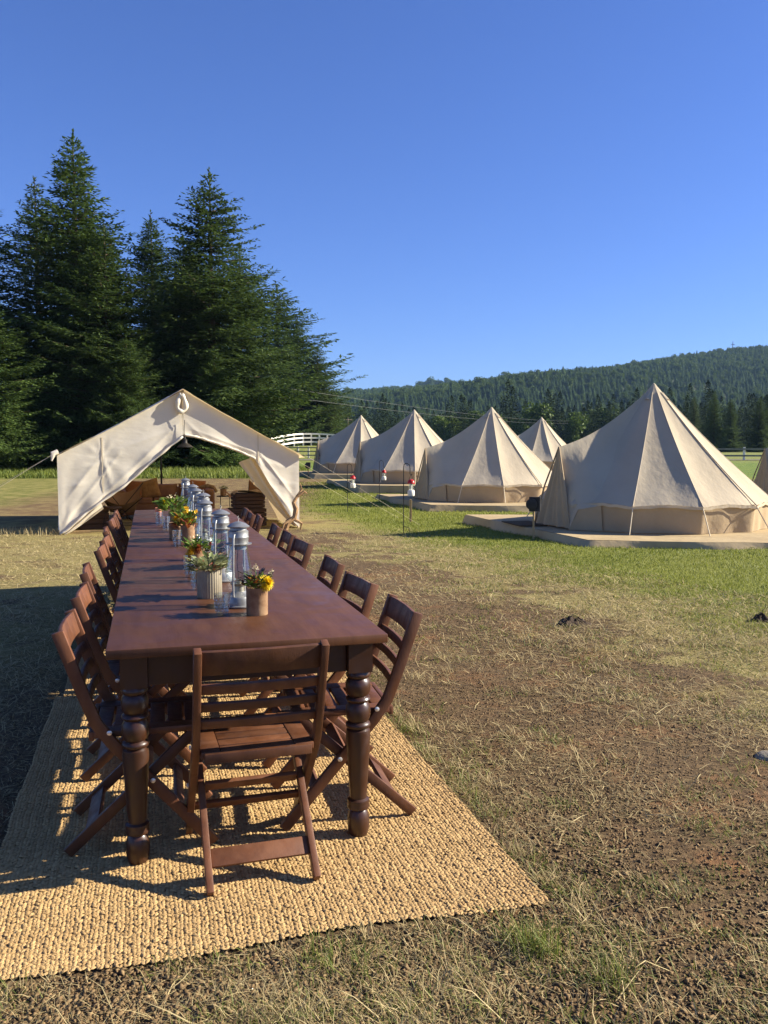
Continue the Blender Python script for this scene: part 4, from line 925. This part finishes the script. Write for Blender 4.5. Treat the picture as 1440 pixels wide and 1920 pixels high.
# side table with plant at the sofa's right
p = WL(3.62, 3.75); p.z = gzf(p.x, p.y)
o = empty('side_table', p, .2, 'thin-legged metal side table right of the sofa', 'side table')
MB().lathe([(.16, .46), (.165, .465), (.165, .478), (.15, .482)], 24).build('table_top', M['darkmetal'], o, smooth=True)
for k in range(3): a = k * 2.09; MB().tube([(.14 * math.cos(a), .14 * math.sin(a), .46), (.15 * math.cos(a), .15 * math.sin(a), 0)], .009, 6).build('leg', M['darkmetal'], o)
o = empty('potted_plant', p + Vector((0, 0, .483)), 0, 'small tin of plants on the metal side table', 'plant')
can_mb(.075, .16).build('pot', M['rust'], o, smooth=True); foliage(60, .08, .15, .08, .06, .018).build('leaves', M['leaf_a'], o)
# plank lying at the entrance, driftwood at the right corner
mb = MB(); mb.strip([(0, 0, .02), (.3, .02, .025), (.62, 0, .02)], .05, .03, side=(0, 1, 0))
q = mb.build('driftwood_log', M['palewood']); tag(q, 'pale narrow log lying in front of the left crate', 'log'); p = WL(.25, .35); q.location = (p.x, p.y, gzf(p.x, p.y)); q.rotation_euler = (0, 0, WA - .15)
p = WL(4.28, -.42); p.z = gzf(p.x, p.y)
o = empty('driftwood_branch', p, WA, 'twisted driftwood branch leaning at the right tent corner', 'driftwood')
MB().tube([(-.16, 0, .0), (-.10, .02, .16), (.02, .0, .24), (.06, .03, .40), (.02, .06, .52), (.10, .10, .64), (.20, .12, .78), (.17, .13, .90)], [.05, .06, .05, .055, .04, .03, .02, .008], 8).build('trunk', M['drift'], o, smooth=True)
for q in ([(.02, 0, .24), (-.20, -.04, .12), (-.24, -.06, 0)], [(.02, 0, .2), (.16, -.02, .12), (.14, 0, 0)], [(.10, .1, .64), (.24, .08, .74), (.30, .08, .70)]):
    MB().tube(q, [.035, .025, .012], 6).build('twig', M['drift'], o, smooth=True)

# ------------------------------------------------------------------ bell tents
BR, BH, BE = 2.15, 2.60, 0.45
def make_bell():
    o = empty('bell_tent')
    n = 12; k = 8; da = 2 * math.pi / n
    # door points to local -Y; ribs sit half a panel off the door line
    def rad(th, z, sag=.0):
        loc = ((th + da / 2) % da) - da / 2     # angle from nearest panel centre
        f = (BH - z) / (BH - BE)
        facet = math.cos(da / 2) / math.cos(loc); dip = (1 - (loc / (da / 2)) ** 2)
        return BR * (f * .985 + .015 - .17 * f * (1 - f)) * facet * (1 - .040 * dip * math.sin(math.pi * min(1, f * .9)) ** .8) 
    def fn(u, v):
        th = 2 * math.pi * u; f = v ** .8; z = BE + (BH - BE) * f
        loc = ((th + da / 2) % da) - da / 2; rib = abs(loc) / (da / 2)
        r = max(rad(th, z), .012)
        fold = .012 * math.sin(th * 61) * max(0, 1 - f * 5) * rib + .02 * fbm(math.cos(th) * 2, math.sin(th) * 2, z * .8) * (1 - f)
        fold += .026 * math.sin(loc * 26 + 3 * math.sin(th * 2)) * max(0, 1 - f) ** 2 * rib
        scal = -.035 * (1 - rib) * max(0, 1 - f * 10)      # eave lifts between the ribs
        a = th - math.pi / 2
        return ((r + fold) * math.cos(a), (r + fold) * math.sin(a), z - scal - .02 * (rib > .99) * (f < .01))
    MB().grid(fn, n * k, 26).build('canvas_roof', M['canvas'], o, smooth=True, sharp=16)
    for j in range(n):
        th = (j + .5) * da
        if j in (0, 11): continue
        pts = []
        for q in range(14):
            f = q / 13; z = BE + (BH - .15 - BE) * f; r = rad(th, z) + .004; pts.append((r * math.sin(th), -r * math.cos(th), z))
        MB().tube(pts, .009, 5).build('rib_seam', M['canvas'], o, smooth=True)
    # valance and wall
    def val(u, v):
        th = 2 * math.pi * u; a = th - math.pi / 2; loc = ((th + da / 2) % da) - da / 2; rib = abs(loc) / (da / 2)
        r = rad(th, BE) + .012; return (r * math.cos(a), r * math.sin(a), BE + .035 * (1 - rib) - .05 * v + .008 * math.sin(th * 40))
    MB().grid(val, n * k, 2).build('valance', M['canvas'], o, smooth=True, sharp=30)
    def wall(u, v):
        th = 2 * math.pi * u; a = th - math.pi / 2
        r = rad(th, BE) - .035 - .03 * v + .018 * math.sin(th * 23 + 2 * math.sin(th * 3)) * v; return (r * math.cos(a), r * math.sin(a), BE * (1 - v) + .02 * (1 - v))
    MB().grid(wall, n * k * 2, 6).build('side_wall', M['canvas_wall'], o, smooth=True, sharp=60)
    # A-frame porch over the door
    ap = Vector((0, -2.02, 1.44)); inn = Vector((0, -1.02, 1.52))
    for s in (-1, 1):
        foot = Vector((s * .62, -2.16, 0)); eav = Vector((s * .86, -1.90, BE)); back = Vector((s * .42, -1.14, 1.36))
        pk = Vector((0, -.10, BH - .10))
        def pf(u, v, s=s):
            top = ap.lerp(pk, u); top.z -= .16 * math.sin(math.pi * u) * (1 - .3 * u)
            ft = Vector((s * .62, -2.17, .02)); ec = Vector((s * .99, -1.80, BE - .02))
            c1 = Vector((s * .74, -2.07, .36))
            if u < .10: bot = ft.lerp(c1, u / .10)
            elif u < .22: bot = c1.lerp(ec, (u - .10) / .12)
            else:
                q = (u - .22) / .78; zz = BE - .02 + (BH - .10 - BE) * q; a_ = s * (.50 - .10 * q); r_ = rad(a_, max(zz, BE)) - .03
                bot = Vector((r_ * math.sin(a_), -r_ * math.cos(a_), zz))
            p_ = top.lerp(bot, v); sg = math.sin(math.pi * v)
            return p_ + Vector((-s * .07 * sg * (1 - u), .05 * sg * (1 - u), -.03 * sg * (1 - u))) + Vector((0, .012 * math.sin(v * 16 + u * 5) * (1 - u), 0))
        MB().grid(pf, 30, 16).build('porch_side', M['canvas'], o, smooth=True, sharp=60)
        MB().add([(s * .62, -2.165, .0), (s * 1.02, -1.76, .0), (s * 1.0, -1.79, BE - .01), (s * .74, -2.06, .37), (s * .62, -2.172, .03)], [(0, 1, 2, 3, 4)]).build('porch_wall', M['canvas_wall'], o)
        def df(u, v, s=s):
            x = s * u * (.60 * (1 - v) + .005); z = .02 + (1.42 - .02) * v
            return (x, -2.14 + .12 * v + .035 * math.sin(u * 13 + v * 2) * (1 - v), z)
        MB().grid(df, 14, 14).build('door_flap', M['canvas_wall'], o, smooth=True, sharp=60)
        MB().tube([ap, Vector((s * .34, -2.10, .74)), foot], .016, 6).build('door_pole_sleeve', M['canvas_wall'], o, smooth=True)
    # peak cap with vents
    MB().lathe([(.075, BH - .13), (.055, BH - .06), (.03, BH + .01), (.001, BH + .03)], 16).build('peak_cap', M['canvas'], o, smooth=True)
    for j in range(4):
        a = j * math.pi / 2 + .5; c, s_ = math.cos(a), math.sin(a)
        def vf(u, v, c=c, s_=s_):
            w_ = (u - .5) * (.03 + .13 * v); r = .05 + .20 * v + .05 * math.sin(math.pi * u) * v
            return (c * r - s_ * w_, s_ * r + c * w_, BH - .05 - .26 * v + .035 * math.sin(math.pi * u) * v)
        MB().grid(vf, 6, 6).build('vent_hood', M['canvas'], o, smooth=True, sharp=180)
    for j in range(n):
        th = (j + .5) * da; a = th - math.pi / 2; c, s_ = math.cos(a), math.sin(a)
        if j in (0, 11): continue
        MB().tube([(c * BR, s_ * BR, BE - .02), (c * (BR + .28), s_ * (BR + .28), .0)], .009, 5).build('guy_rope', M['rope'], o)
    return o
bell0 = make_bell(); bu = [False]
def deck(cx, cy, label, h=.16):
    z0 = gzf(cx, cy); o = empty('tent_platform', (cx, cy, z0), 0, label, 'platform', 'canvas covered platforms under the bell tents')
    poly = [(-3.30, 2.1), (-1.87, -2.9), (2.9, -3.65), (2.75, 2.35)]
    n = 28
    def P_(t):
        i = int(t * 4) % 4; f = t * 4 - int(t * 4); a, b = poly[i], poly[(i + 1) % 4]; return a[0] + (b[0] - a[0]) * f, a[1] + (b[1] - a[1]) * f
    ring = [P_(i / (4 * n)) for i in range(4 * n)]
    MB().add([(x, y, h + .004 * math.sin(3 * x + 2 * y)) for x, y in ring], [tuple(range(4 * n))]).build('canvas_top', M['deck'], o)
    vs = []; fs = []
    for j in range(5):
        v = j / 4
        for i, (x, y) in enumerate(ring):
            q = math.hypot(x, y); dxy = (.008 + .085 * v * (.5 + .5 * math.sin(i * .55 + 2 * math.sin(i * .13))) - .004 * (j == 0)); zb = gzf(cx + x, cy + y) - z0 - .03
            vs.append((x * (1 + dxy / q * 2), y * (1 + dxy / q * 2), h + (zb - h) * v - .001))
    m_ = 4 * n
    for j in range(4):
        for i in range(m_): fs.append((j * m_ + i, j * m_ + (i + 1) % m_, (j + 1) * m_ + (i + 1) % m_, (j + 1) * m_ + i))
    MB().add(vs, fs).build('canvas_skirt', M['deck'], o, smooth=True, sharp=50)
    return z0 + h + .006
def bell(cx, cy, rz, label, dlabel):
    z = deck(cx, cy, dlabel); o = bell0 if not bu[0] else copy_tree(bell0); bu[0] = True
    o.location = (cx, cy, z); o.rotation_euler = (0, 0, rz); tag(o, label, 'tent', 'tan bell tents on platforms'); return z
zB = bell(5.05, 16.2, R(-70), 'largest nearest tan bell tent with dark sign by its door', 'platform of the nearest bell tent, with the doormat')
bell(3.10, 24.9, R(-73), 'bell tent left of the largest one, behind the nearest hanging lantern', 'platform of the bell tent left of the largest one')
bell(1.10, 31.5, R(-76), 'bell tent second from the left, overlapping the leftmost', 'platform of the bell tent second from the left')
bell(-1.06, 39.8, R(-74), 'leftmost and farthest bell tent, next to the white fence', 'platform of the leftmost bell tent')
bell(7.85, 43.0, R(-70), 'small bell tent peeking out between the two nearest ones', 'platform of the bell tent peeking out behind')
bell(11.9, 22.6, R(-83), 'bell tent cut off by the right edge of the picture', 'platform of the cut-off bell tent on the right')
m_ = MB().box((0, 0, .009), (.55, .95, .018)).build('doormat', M['mat'], bevel=.004); tag(m_, 'dark brown doormat on the nearest platform at the tent door', 'doormat')
m_.location = (2.62, 16.0, zB + .004); m_.rotation_euler = (0, 0, R(12))

# sign by the nearest tent
def sign_post(x, y, h, w, label, s=1.0):
    o = empty('sign_post', (x, y, gzf(x, y)), R(-18), label, 'sign', 'dark signs on stakes by the tents')
    MB().box((0, 0, h * .36), (.032 * s, .032 * s, h * .72 + .1)).build('stake', M['palewood'] if s == 1 else M['darkwood'], o, bevel=.003)
    MB().box((.02, -.035, h * .86), (w * .95, .05, max(h * .30, w * 1.25))).build('board', M['board'], o, bevel=.006)
    d_ = MB().lathe([(w * .45, 0), (w * .48, .006), (w * .48, .022), (w * .42, .026), (.001, .024)], 28).build('round_plate', M['board'], o, smooth=True)
    d_.rotation_euler = (R(90), 0, 0); d_.location = (-.03, -.062, h * .86)
sign_post(2.58, 14.75, .70, .20, 'dark round sign on a wooden stake beside the largest bell tent')
sign_post(-3.35, 38.0, .62, .22, 'small dark sign on a stake by the leftmost tent platform', .99)

# ------------------------------------------------------------------ lanterns on shepherd hooks
def hook(x, y, h, label, arm=.10, rz=0.0):
    o = empty('shepherd_hook', (x, y, gzf(x, y)), rz, label, 'hook', 'iron shepherd hooks for lanterns')
    MB().tube([(0, 0, -.1), (0, 0, h - .08), (.01, 0, h - .02), (arm * .45, 0, h), (arm * .9, 0, h - .03), (arm, 0, h - .10), (arm, 0, h - .20), (arm + .02, 0, h - .22), (arm + .04, 0, h - .20)], .008, 6).build('rod', M['darkmetal'], o, smooth=True)
    MB().tube([(0, 0, .12), (.10, 0, .10), (.12, 0, -.05)], .006, 6).build('foot_step', M['darkmetal'], o)
    return arm
def camp_lantern(x, y, z, label):
    o = empty('camp_lantern', (x, y, z), random.uniform(0, 3), label, 'lantern', 'red and white camp lanterns on hooks')
    MB().lathe([(.060, 0), (.066, .01), (.066, .09), (.055, .11), (.03, .12)], 18).build('tank', M['whitepaint'], o, smooth=True)
    mb = MB().lathe([(.045, .12), (.052, .17), (.045, .23)], 18); mb.f = [f for f in mb.f if len(f) == 4]; mb.build('globe', M['glass'], o, smooth=True)
    MB().lathe([(.016, .12), (.02, .17), (.016, .22)], 10).build('mantle', M['whitepaint'], o, smooth=True)
    MB().lathe([(.050, .225), (.072, .232), (.070, .25), (.055, .29), (.03, .31), (.001, .312)], 18).build('cap', M['red'], o, smooth=True)
    for s in (-1, 1): MB().tube([(s * .055, 0, .10), (s * .056, 0, .23)], .004, 5).build('guard_rod', M['whitepaint'], o)
    MB().tube([(-.06, 0, .24), (-.075, 0, .32), (0, 0, .40), (.075, 0, .32), (.06, 0, .24)], .004, 5).build('bail', M['darkmetal'], o)
for (x, y, h, l1, l2) in [(.365, 16.0, 1.30, 'nearest iron hook standing in the grass', 'red-capped lantern on the nearest hook'),
                          (-.93, 21.8, 1.22, 'second iron hook, in front of the overlapping tent', 'red-capped lantern on the second hook, nearer the wall tent'),
                          (-.14, 26.4, 1.20, 'third thin hook by the second tent platform', 'red-capped lantern in front of the second tent from the left')]:
    arm = hook(x, y, h, l1, .12); camp_lantern(x + arm + .02, y, gzf(x, y) + h - .22 - .39, l2)
arm = hook(-3.05, 39.0, 1.15, 'farthest hook at the leftmost tent door', .12); camp_lantern(-2.91, 39, gzf(-3, 39) + .54, 'red-capped lantern at the door of the leftmost tent')
x, y = .58, 18.6
tag(MB().box((x, y, gzf(x, y) + .22), (.05, .05, .54)).build('wooden_stake', M['palewood'], bevel=.004), 'short wooden stake behind the nearest hanging lantern', 'stake')

# ------------------------------------------------------------------ fences, poles, wires
def fence(pts, h, rails, mk, label, name='rail_fence', rail_m=None, rh=.13):
    o = empty(name, (0, 0, 0), 0, label, 'fence')
    P_ = [Vector((x, y, gzf(x, y))) for x, y in pts]
    for p in P_: MB().box((p.x, p.y, p.z + h / 2 - .1), (.15, .15, h + .2)).build('post', M[mk], o, bevel=.01)
    for a, b in zip(P_[:-1], P_[1:]):
        for r_ in rails: MB().beam(a + Vector((0, -.09, r_ * h)), b + Vector((0, -.09, r_ * h)), .04, rh, side=(0, 1, 0)).build('rail', M[rail_m or mk], o)
    return o
pts = []
for i in range(15):
    u = i / 14; x = -12.2 + 12.0 * u; y = 92 + 2 * math.sin(u * 3) - 14 * max(0, .25 - u) * 2
    pts.append((x, y))
fence(pts, 1.35, (.30, .62, .94), 'whitepaint', 'white three-rail fence arching over the green bank', 'white_fence', rh=.17)
fence([(-12.5 + 1.0 * i * .95, 77.5) for i in range(9)], 1.05, (.25, .58, .9), 'whitepaint', 'grey rail fence with white posts along the farm road', 'road_fence', 'greyrail', .10)
fence([(27 + 3.0 * i, 72 - .3 * i) for i in range(4)], 1.1, (.35, .85), 'whitepaint', 'pale rail fence beyond the tents at the right', 'far_fence', 'greyrail', .14)
def upole(x, y, h, label):
    o = empty('utility_pole', (x, y, gzf(x, y)), .5, label, 'pole', 'utility poles behind the tents')
    MB().tube([(0, 0, -.3), (0, 0, h)], [.14, .09], 8).build('post', M['pole'], o, smooth=True)
    MB().box((0, 0, h - .5), (1.8, .1, .12)).build('crossarm', M['pole'], o)
    return Vector((x, y, gzf(x, y) + h - .45))
pA = upole(-11.6, 63, 6.6, 'utility pole among the left trees'); pB = upole(49.5, 222, 8.0, 'utility pole between the small tent and the largest tent'); pC = upole(-6.6, 158, 6.4, 'pale thin pole left of the leftmost tent peak')
for k, (dz, lab) in enumerate([(0, 'upper power cable crossing behind the tents'), (-.75, 'lower power cable crossing behind the tents')]):
    ptsw = []
    for i in range(25):
        u = i / 24; p = pA.lerp(pB, u) + Vector((0, 0, dz * (1 - .3 * u) - 2.6 * 4 * u * (1 - u) * .35)); ptsw.append(p)
    tag(MB().tube(ptsw, .009, 5).build('power_cable', M['wire']), lab, 'cable', 'power cables')
x, y = 560, 1395; z = float(hill_h(np.array(x), np.array(y)))
o = empty('radio_mast', (x, y, z), 0, 'thin radio mast on the skyline at the right', 'mast')
MB().tube([(0, 0, 0), (0, 0, 34)], [1.0, .5], 6).build('tower', M['pole'], o); MB().box((0, 0, 29), (6, .8, .8)).build('crossarm', M['pole'], o)

# ------------------------------------------------------------------ molehills and a pale rock
def mound(x, y, r, h, seed, label):
    rng = random.Random(seed)
    def fn(u, v):
        a = 2 * math.pi * u; q = r * v * (1 + .25 * math.sin(3 * a + seed)); zz = h * (1 - v * v) ** 1.2 * (1 + .4 * fbm(4 * v * math.cos(a), 4 * v * math.sin(a), seed)) + .02 * fbm(12 * v * math.cos(a), 12 * v * math.sin(a), seed)
        return (q * math.cos(a), q * math.sin(a), zz - .015 * v)
    o = MB().grid(fn, 28, 10).build('molehill', M['soil'], smooth=True); o.location = (x, y, float(ground_h(x, y))); tag(o, label, 'mound', 'dark molehills in the grass')
mound(3.10, 6.98, .10, .065, 3, 'small dark molehill at the right edge of the lawn')
mound(1.52, 6.82, .16, .05, 9, 'flat dark molehill in the dry grass, right of the chairs')
mb = MB(); mb.grid(lambda u, v: Vector(((.09 + .012 * math.sin(2 * u * 6.28)) * math.cos(6.283 * u) * math.sin(math.pi * v), .06 * math.sin(6.283 * u) * math.sin(math.pi * v), .03 * math.cos(math.pi * v) + .008 + .006 * math.sin(3 * u * 6.28) * math.sin(math.pi * v))), 16, 8)
o = mb.build('pale_rock', M['palestone'], smooth=True); o.location = (1.79, 3.85, -.006); tag(o, 'flat pale rock at the right edge in the gravel', 'rock')

# ------------------------------------------------------------------ gravel, straw, grass
rng = np.random.default_rng(99)
def polar(n, r0, r1, a0, a1, power=0.0):
    """ground points; radial density falls with distance so that the cover looks even from eye height"""
    u = rng.uniform(0, 1, n); r = r0 * (r1 / r0) ** u if power == 0 else (r0 ** power + u * (r1 ** power - r0 ** power)) ** (1 / power)
    a = rng.uniform(R(a0), R(a1), n); return r * np.sin(a), r * np.cos(a)
def off_rug(x, y, m=0.0):
    s, t = table_st(x, y); return ~((s > -.865 - m) & (s < .86 + m) & (t > -.50 - m) & (t < 5.0 + m))
def vnoise(x, y, s, seed=0):
    return np.sin(x * s + 1.3 * np.sin(y * s * .7 + seed)) * np.sin(y * s * 1.1 + 1.7 * np.sin(x * s * .6 + seed * 2.3))
def lawn_s(x, y): return x + .325 * (y - 7.3) - 3.15 + .5 * vnoise(x, y, 1.4, 2) + .35 * vnoise(x, y, 4.0, 5)
# stones
n = 200000; x, y = polar(n, 1.75, 8.0, -36, 33)
cover = .62 + .38 * vnoise(x, y, 1.6, 1) + .22 * vnoise(x, y, 4.5, 3)
keep = off_rug(x, y, .01) & (lawn_s(x, y) < -1.0 - rng.uniform(0, 1.4, n)) & (rng.uniform(0, 1, n) < np.clip(cover, .12, 1)) & ~((x < -1.6) & (rng.uniform(0, 1, n) < .75))
x, y = x[keep], y[keep]; n = len(x)
oct_ = np.array([(1, 0, 0), (-.5, .87, .1), (-.5, -.87, -.1), (.45, .75, .75), (-.9, 0, .7), (.5, -.7, .8), (0, 0, -1)], float)
tri = np.array([(0, 3, 5), (1, 4, 3), (2, 5, 4), (3, 4, 5), (0, 1, 3), (1, 2, 4), (2, 0, 5)])
sz = .0037 * np.minimum(np.exp(rng.normal(0, .40, n)), 1.75) * np.interp(np.hypot(x, y), [1.8, 2.6, 4, 7], [1.25, 1.0, .75, .85])
bv = oct_[None] * (1 + rng.normal(0, .28, (n, 7, 1))) + rng.normal(0, .2, (n, 7, 3))
bv = bv * (sz[:, None] * np.stack([rng.uniform(.9, 1.6, n), rng.uniform(.7, 1.2, n), rng.uniform(.6, 1.2, n)], 1))[:, None, :]
an = rng.uniform(0, 6.28, n); c, s_ = np.cos(an)[:, None], np.sin(an)[:, None]
V = np.stack([bv[..., 0] * c - bv[..., 1] * s_ + x[:, None], bv[..., 0] * s_ + bv[..., 1] * c + y[:, None], bv[..., 2] + (ground_h(x, y) + sz * .25)[:, None]], -1).reshape(-1, 3)
F = (tri[None] + (np.arange(n) * 7)[:, None, None]).reshape(-1, 3)
tag(link('gravel', np_mesh('gravel', V, F, M['stone'], np.repeat(np.clip(rng.beta(2, 2.6, n), 0, 1), 7))), 'dark brown crushed gravel scattered over the bare ground', 'gravel', kind='stuff')

def blades(x, y, length, width, lean, tint, name, m, label, cat, lie=None, z=None):
    n = len(x); a = rng.uniform(0, 6.283, n); el = np.clip(rng.normal(lean, .28, n), .03, 1.5)
    d = np.stack([np.cos(a) * np.cos(el), np.sin(a) * np.cos(el), np.sin(el)], 1)
    side = np.stack([-np.sin(a), np.cos(a), rng.normal(0, .3, n)], 1) * (width / 2)[:, None]
    z = ground_h(x, y) if z is None else z
    b = np.stack([x, y, z + .001 + .006 * (el < .25) * rng.uniform(0, 1, n)], 1)
    m1 = b + d * (length * .55)[:, None]; bend = rng.normal(0, .25, n); d2 = d.copy(); d2[:, 2] -= .45 * np.sin(el) + .05
    ca, sa = np.cos(bend), np.sin(bend); d2[:, 0], d2[:, 1] = d2[:, 0] * ca - d2[:, 1] * sa, d2[:, 0] * sa + d2[:, 1] * ca
    tip = m1 + d2 * (length * .5)[:, None]; tip[:, 2] = np.maximum(tip[:, 2], z + .002)
    V = np.stack([b - side, b + side, m1 + side * .8, m1 - side * .8, tip], 1).reshape(-1, 3)
    i = (np.arange(n) * 5)[:, None, None]; F = (np.array([(0, 1, 2), (0, 2, 3), (3, 2, 4)])[None] + i).reshape(-1, 3)
    return tag(link(name, np_mesh(name, V, F, m, np.repeat(tint, 5))), label, cat, kind='stuff')
# dry straw, lying and standing
n = 330000; x, y = polar(n, 1.75, 17, -38, 32)
L_ = lawn_s(x, y); zone = np.exp(-((L_ + .7) / 1.3) ** 2) * .75 + .20 + .36 * vnoise(x, y, 2.3, 7) + .3 * ((x < -1.3) & (y > 3.2)) + .15 * vnoise(x, y, 7.0, 4)
keep = off_rug(x, y, .0) & (rng.uniform(0, 1, n) < np.clip(zone, .03, 1)) & (L_ < .6) & ~((y > 15.2) & (x < -1.4))
x, y = x[keep], y[keep]; n = len(x); rr_ = np.hypot(x, y)
blades(x, y, rng.uniform(.02, .075, n) * np.clip(rr_ / 4, .9, 1.6), .0013 * rng.uniform(.7, 1.6, n) * np.clip(rr_ / 3, 1, 3.2), .28, np.clip(rng.beta(1.6, 1.6, n), 0, 1), 'dry_grass', M['straw'], 'dry straw-coloured grass over the trodden ground', 'grass')
# long pale stalks close to the camera
n = 420; x, y = polar(n, 1.8, 6.5, -30, 30); keep = off_rug(x, y, .02) & (lawn_s(x, y) < -.3); x, y = x[keep], y[keep]; n = len(x)
blades(x, y, rng.uniform(.08, .20, n), .0026 * rng.uniform(.7, 1.4, n), .20, rng.uniform(.55, 1, n), 'straw_stalks', M['straw'], 'long pale straw stalks strewn on the gravel', 'grass')
# green tufts in the bare ground
cx, cy = polar(1700, 1.9, 14, -12, 32); sel = off_rug(cx, cy, .05) & (rng.uniform(0, 1, 1700) < np.clip(.16 + .8 * np.exp(-((lawn_s(cx, cy) + .6) / 1.3) ** 2), 0, 1)); cx, cy = cx[sel], cy[sel]
ex, ey = polar(150, 1.78, 2.9, -32, 32); sel = off_rug(ex, ey, .03); ex, ey = ex[sel], ey[sel]
es = rng.uniform(-.52, 2.8, 40); ex = np.concatenate([ex, (T0.x + TR.x * .90 + TU.x * es)]); ey = np.concatenate([ey, (T0.y + TR.y * .90 + TU.y * es)])
cx = np.concatenate([cx, ex]); cy = np.concatenate([cy, ey])
cx = np.concatenate([cx, [.42, .45, .40, .47, -.05, -.18, .62, .60, .30, .36]]); cy = np.concatenate([cy, [2.33, 2.36, 2.38, 2.31, 2.23, 2.28, 2.16, 2.20, 3.55, 3.35]])
cnt = rng.integers(14, 46, len(cx)); cnt[-10:-6] = 70; i = np.repeat(np.arange(len(cx)), cnt); n = len(i); big = i >= len(cx) - 10
sp = np.where(big, .035, .05) * np.clip(np.hypot(cx, cy)[i] / 4, 1, 2.2)
x = cx[i] + rng.normal(0, 1, n) * sp; y = cy[i] + rng.normal(0, 1, n) * sp * .8; ok = off_rug(x, y, .0); x, y, big = x[ok], y[ok], big[ok]; n = len(x)
blades(x, y, np.where(big, rng.uniform(.04, .13, n), rng.uniform(.02, .06, n)), .0018 * rng.uniform(.7, 1.5, n) * np.clip(np.hypot(x, y) / 3, 1, 3), np.where(big, 1.0, .7), rng.uniform(.1, 1, n), 'grass_tufts', M['tallgrass'], 'green grass tufts pushing through the gravel', 'grass')
# thin dry bunches near the camera and along the rug
j = rng.permutation(len(ex)); dcx = np.concatenate([ex[j] + rng.normal(0, .05, len(ex)), rng.uniform(-.2, 1.6, 60)]); dcy = np.concatenate([ey[j] + rng.normal(0, .05, len(ex)), rng.uniform(2.7, 6.5, 60)])
i = np.repeat(np.arange(len(dcx)), 26); n = len(i); x = dcx[i] + rng.normal(0, .03, n); y = dcy[i] + rng.normal(0, .028, n); ok = off_rug(x, y, 0); x, y = x[ok], y[ok]; n = len(x)
blades(x, y, rng.uniform(.03, .10, n), .0015 * rng.uniform(.7, 1.3, n) * np.clip(np.hypot(x, y) / 3, 1, 2.5), .75, rng.uniform(.3, 1, n), 'dry_bunches', M['straw'], 'thin dry grass bunches standing in the gravel', 'grass')
# straw carried onto the rug
n = 320; ss_, tt_ = rng.uniform(-.85, .85, n), -.5 + 2.7 * rng.beta(1, 2.2, n); x = T0.x + TR.x * ss_ + TU.x * tt_; y = T0.y + TR.y * ss_ + TU.y * tt_
blades(x, y, rng.uniform(.015, .07, n), np.full(n, .0013), .08, rng.uniform(.1, 1, n), 'stray_straw', M['straw'], 'bits of straw trodden onto the front jute rug', 'grass', z=np.full(n, .0135))
# mown lawn round the tents
n = 205000; x, y = polar(n, 6.0, 34, -8, 36); L_ = lawn_s(x, y); keep = (rng.uniform(0, 1, n) < np.clip(.55 + L_ * .9, 0, 1)) & (L_ > -.9)
for (bx, by) in ((5.05, 16.2), (3.1, 24.9), (1.1, 31.5), (11.9, 22.6)): keep &= ~((x > bx - 2.0) & (x < bx + 2.9) & (y > by - 2.6) & (y < by + 2.4))
x, y = x[keep], y[keep]; n = len(x); rr_ = np.hypot(x, y)
yel = np.clip(rng.beta(2, 2, n) + .25 * vnoise(x, y, 1.1, 6), 0, 1)
blades(x, y, rng.uniform(.025, .06, n) * np.clip(rr_ / 12, 1, 1.6), .0035 * np.clip(rr_ / 7, 1, 4.5), .85, yel, 'lawn_grass', M['lawn'], 'short mown green grass in front of the bell tents', 'grass')
# lush strip at the foot of the trees
n = 26000; x = rng.uniform(-34, -4, n); y = rng.uniform(37, 46, n)
blades(x, y, rng.uniform(.15, .5, n), np.full(n, .035), 1.1, np.clip(rng.beta(2, 2, n) + .3 * vnoise(x, y, .5, 3), 0, 1), 'tall_grass', M['tallgrass'], 'lush bright green grass at the foot of the spruces', 'grass')
# weeds round the tent's left corner
n = 900; x = rng.uniform(-8.6, -5.9, n); y = rng.uniform(15.1, 16.4, n)
blades(x, y, rng.uniform(.05, .22, n), np.full(n, .006), 1.1, rng.uniform(.2, .9, n), 'tent_weeds', M['straw'], 'thin dry weeds beside the left corner of the wall tent', 'grass')

# ------------------------------------------------------------------ haze
hz = MB().box((0, 0, 125), (5600, 5600, 260)).build('haze', M['wire']); hz['kind'] = 'stuff'; tag(hz, 'thin blue evening haze in the air over the valley', 'haze')
hm = bpy.data.materials.new('haze'); hm.use_nodes = True; nt = hm.node_tree; nt.nodes.clear()
ou = nt.nodes.new('ShaderNodeOutputMaterial'); pv = nt.nodes.new('ShaderNodeVolumePrincipled')
pv.inputs['Color'].default_value = (.42, .68, 1.0, 1); pv.inputs['Density'].default_value = 0.00009; pv.inputs['Anisotropy'].default_value = 0.0
nt.links.new(pv.outputs[0], ou.inputs['Volume']); hz.data.materials.clear(); hz.data.materials.append(hm)
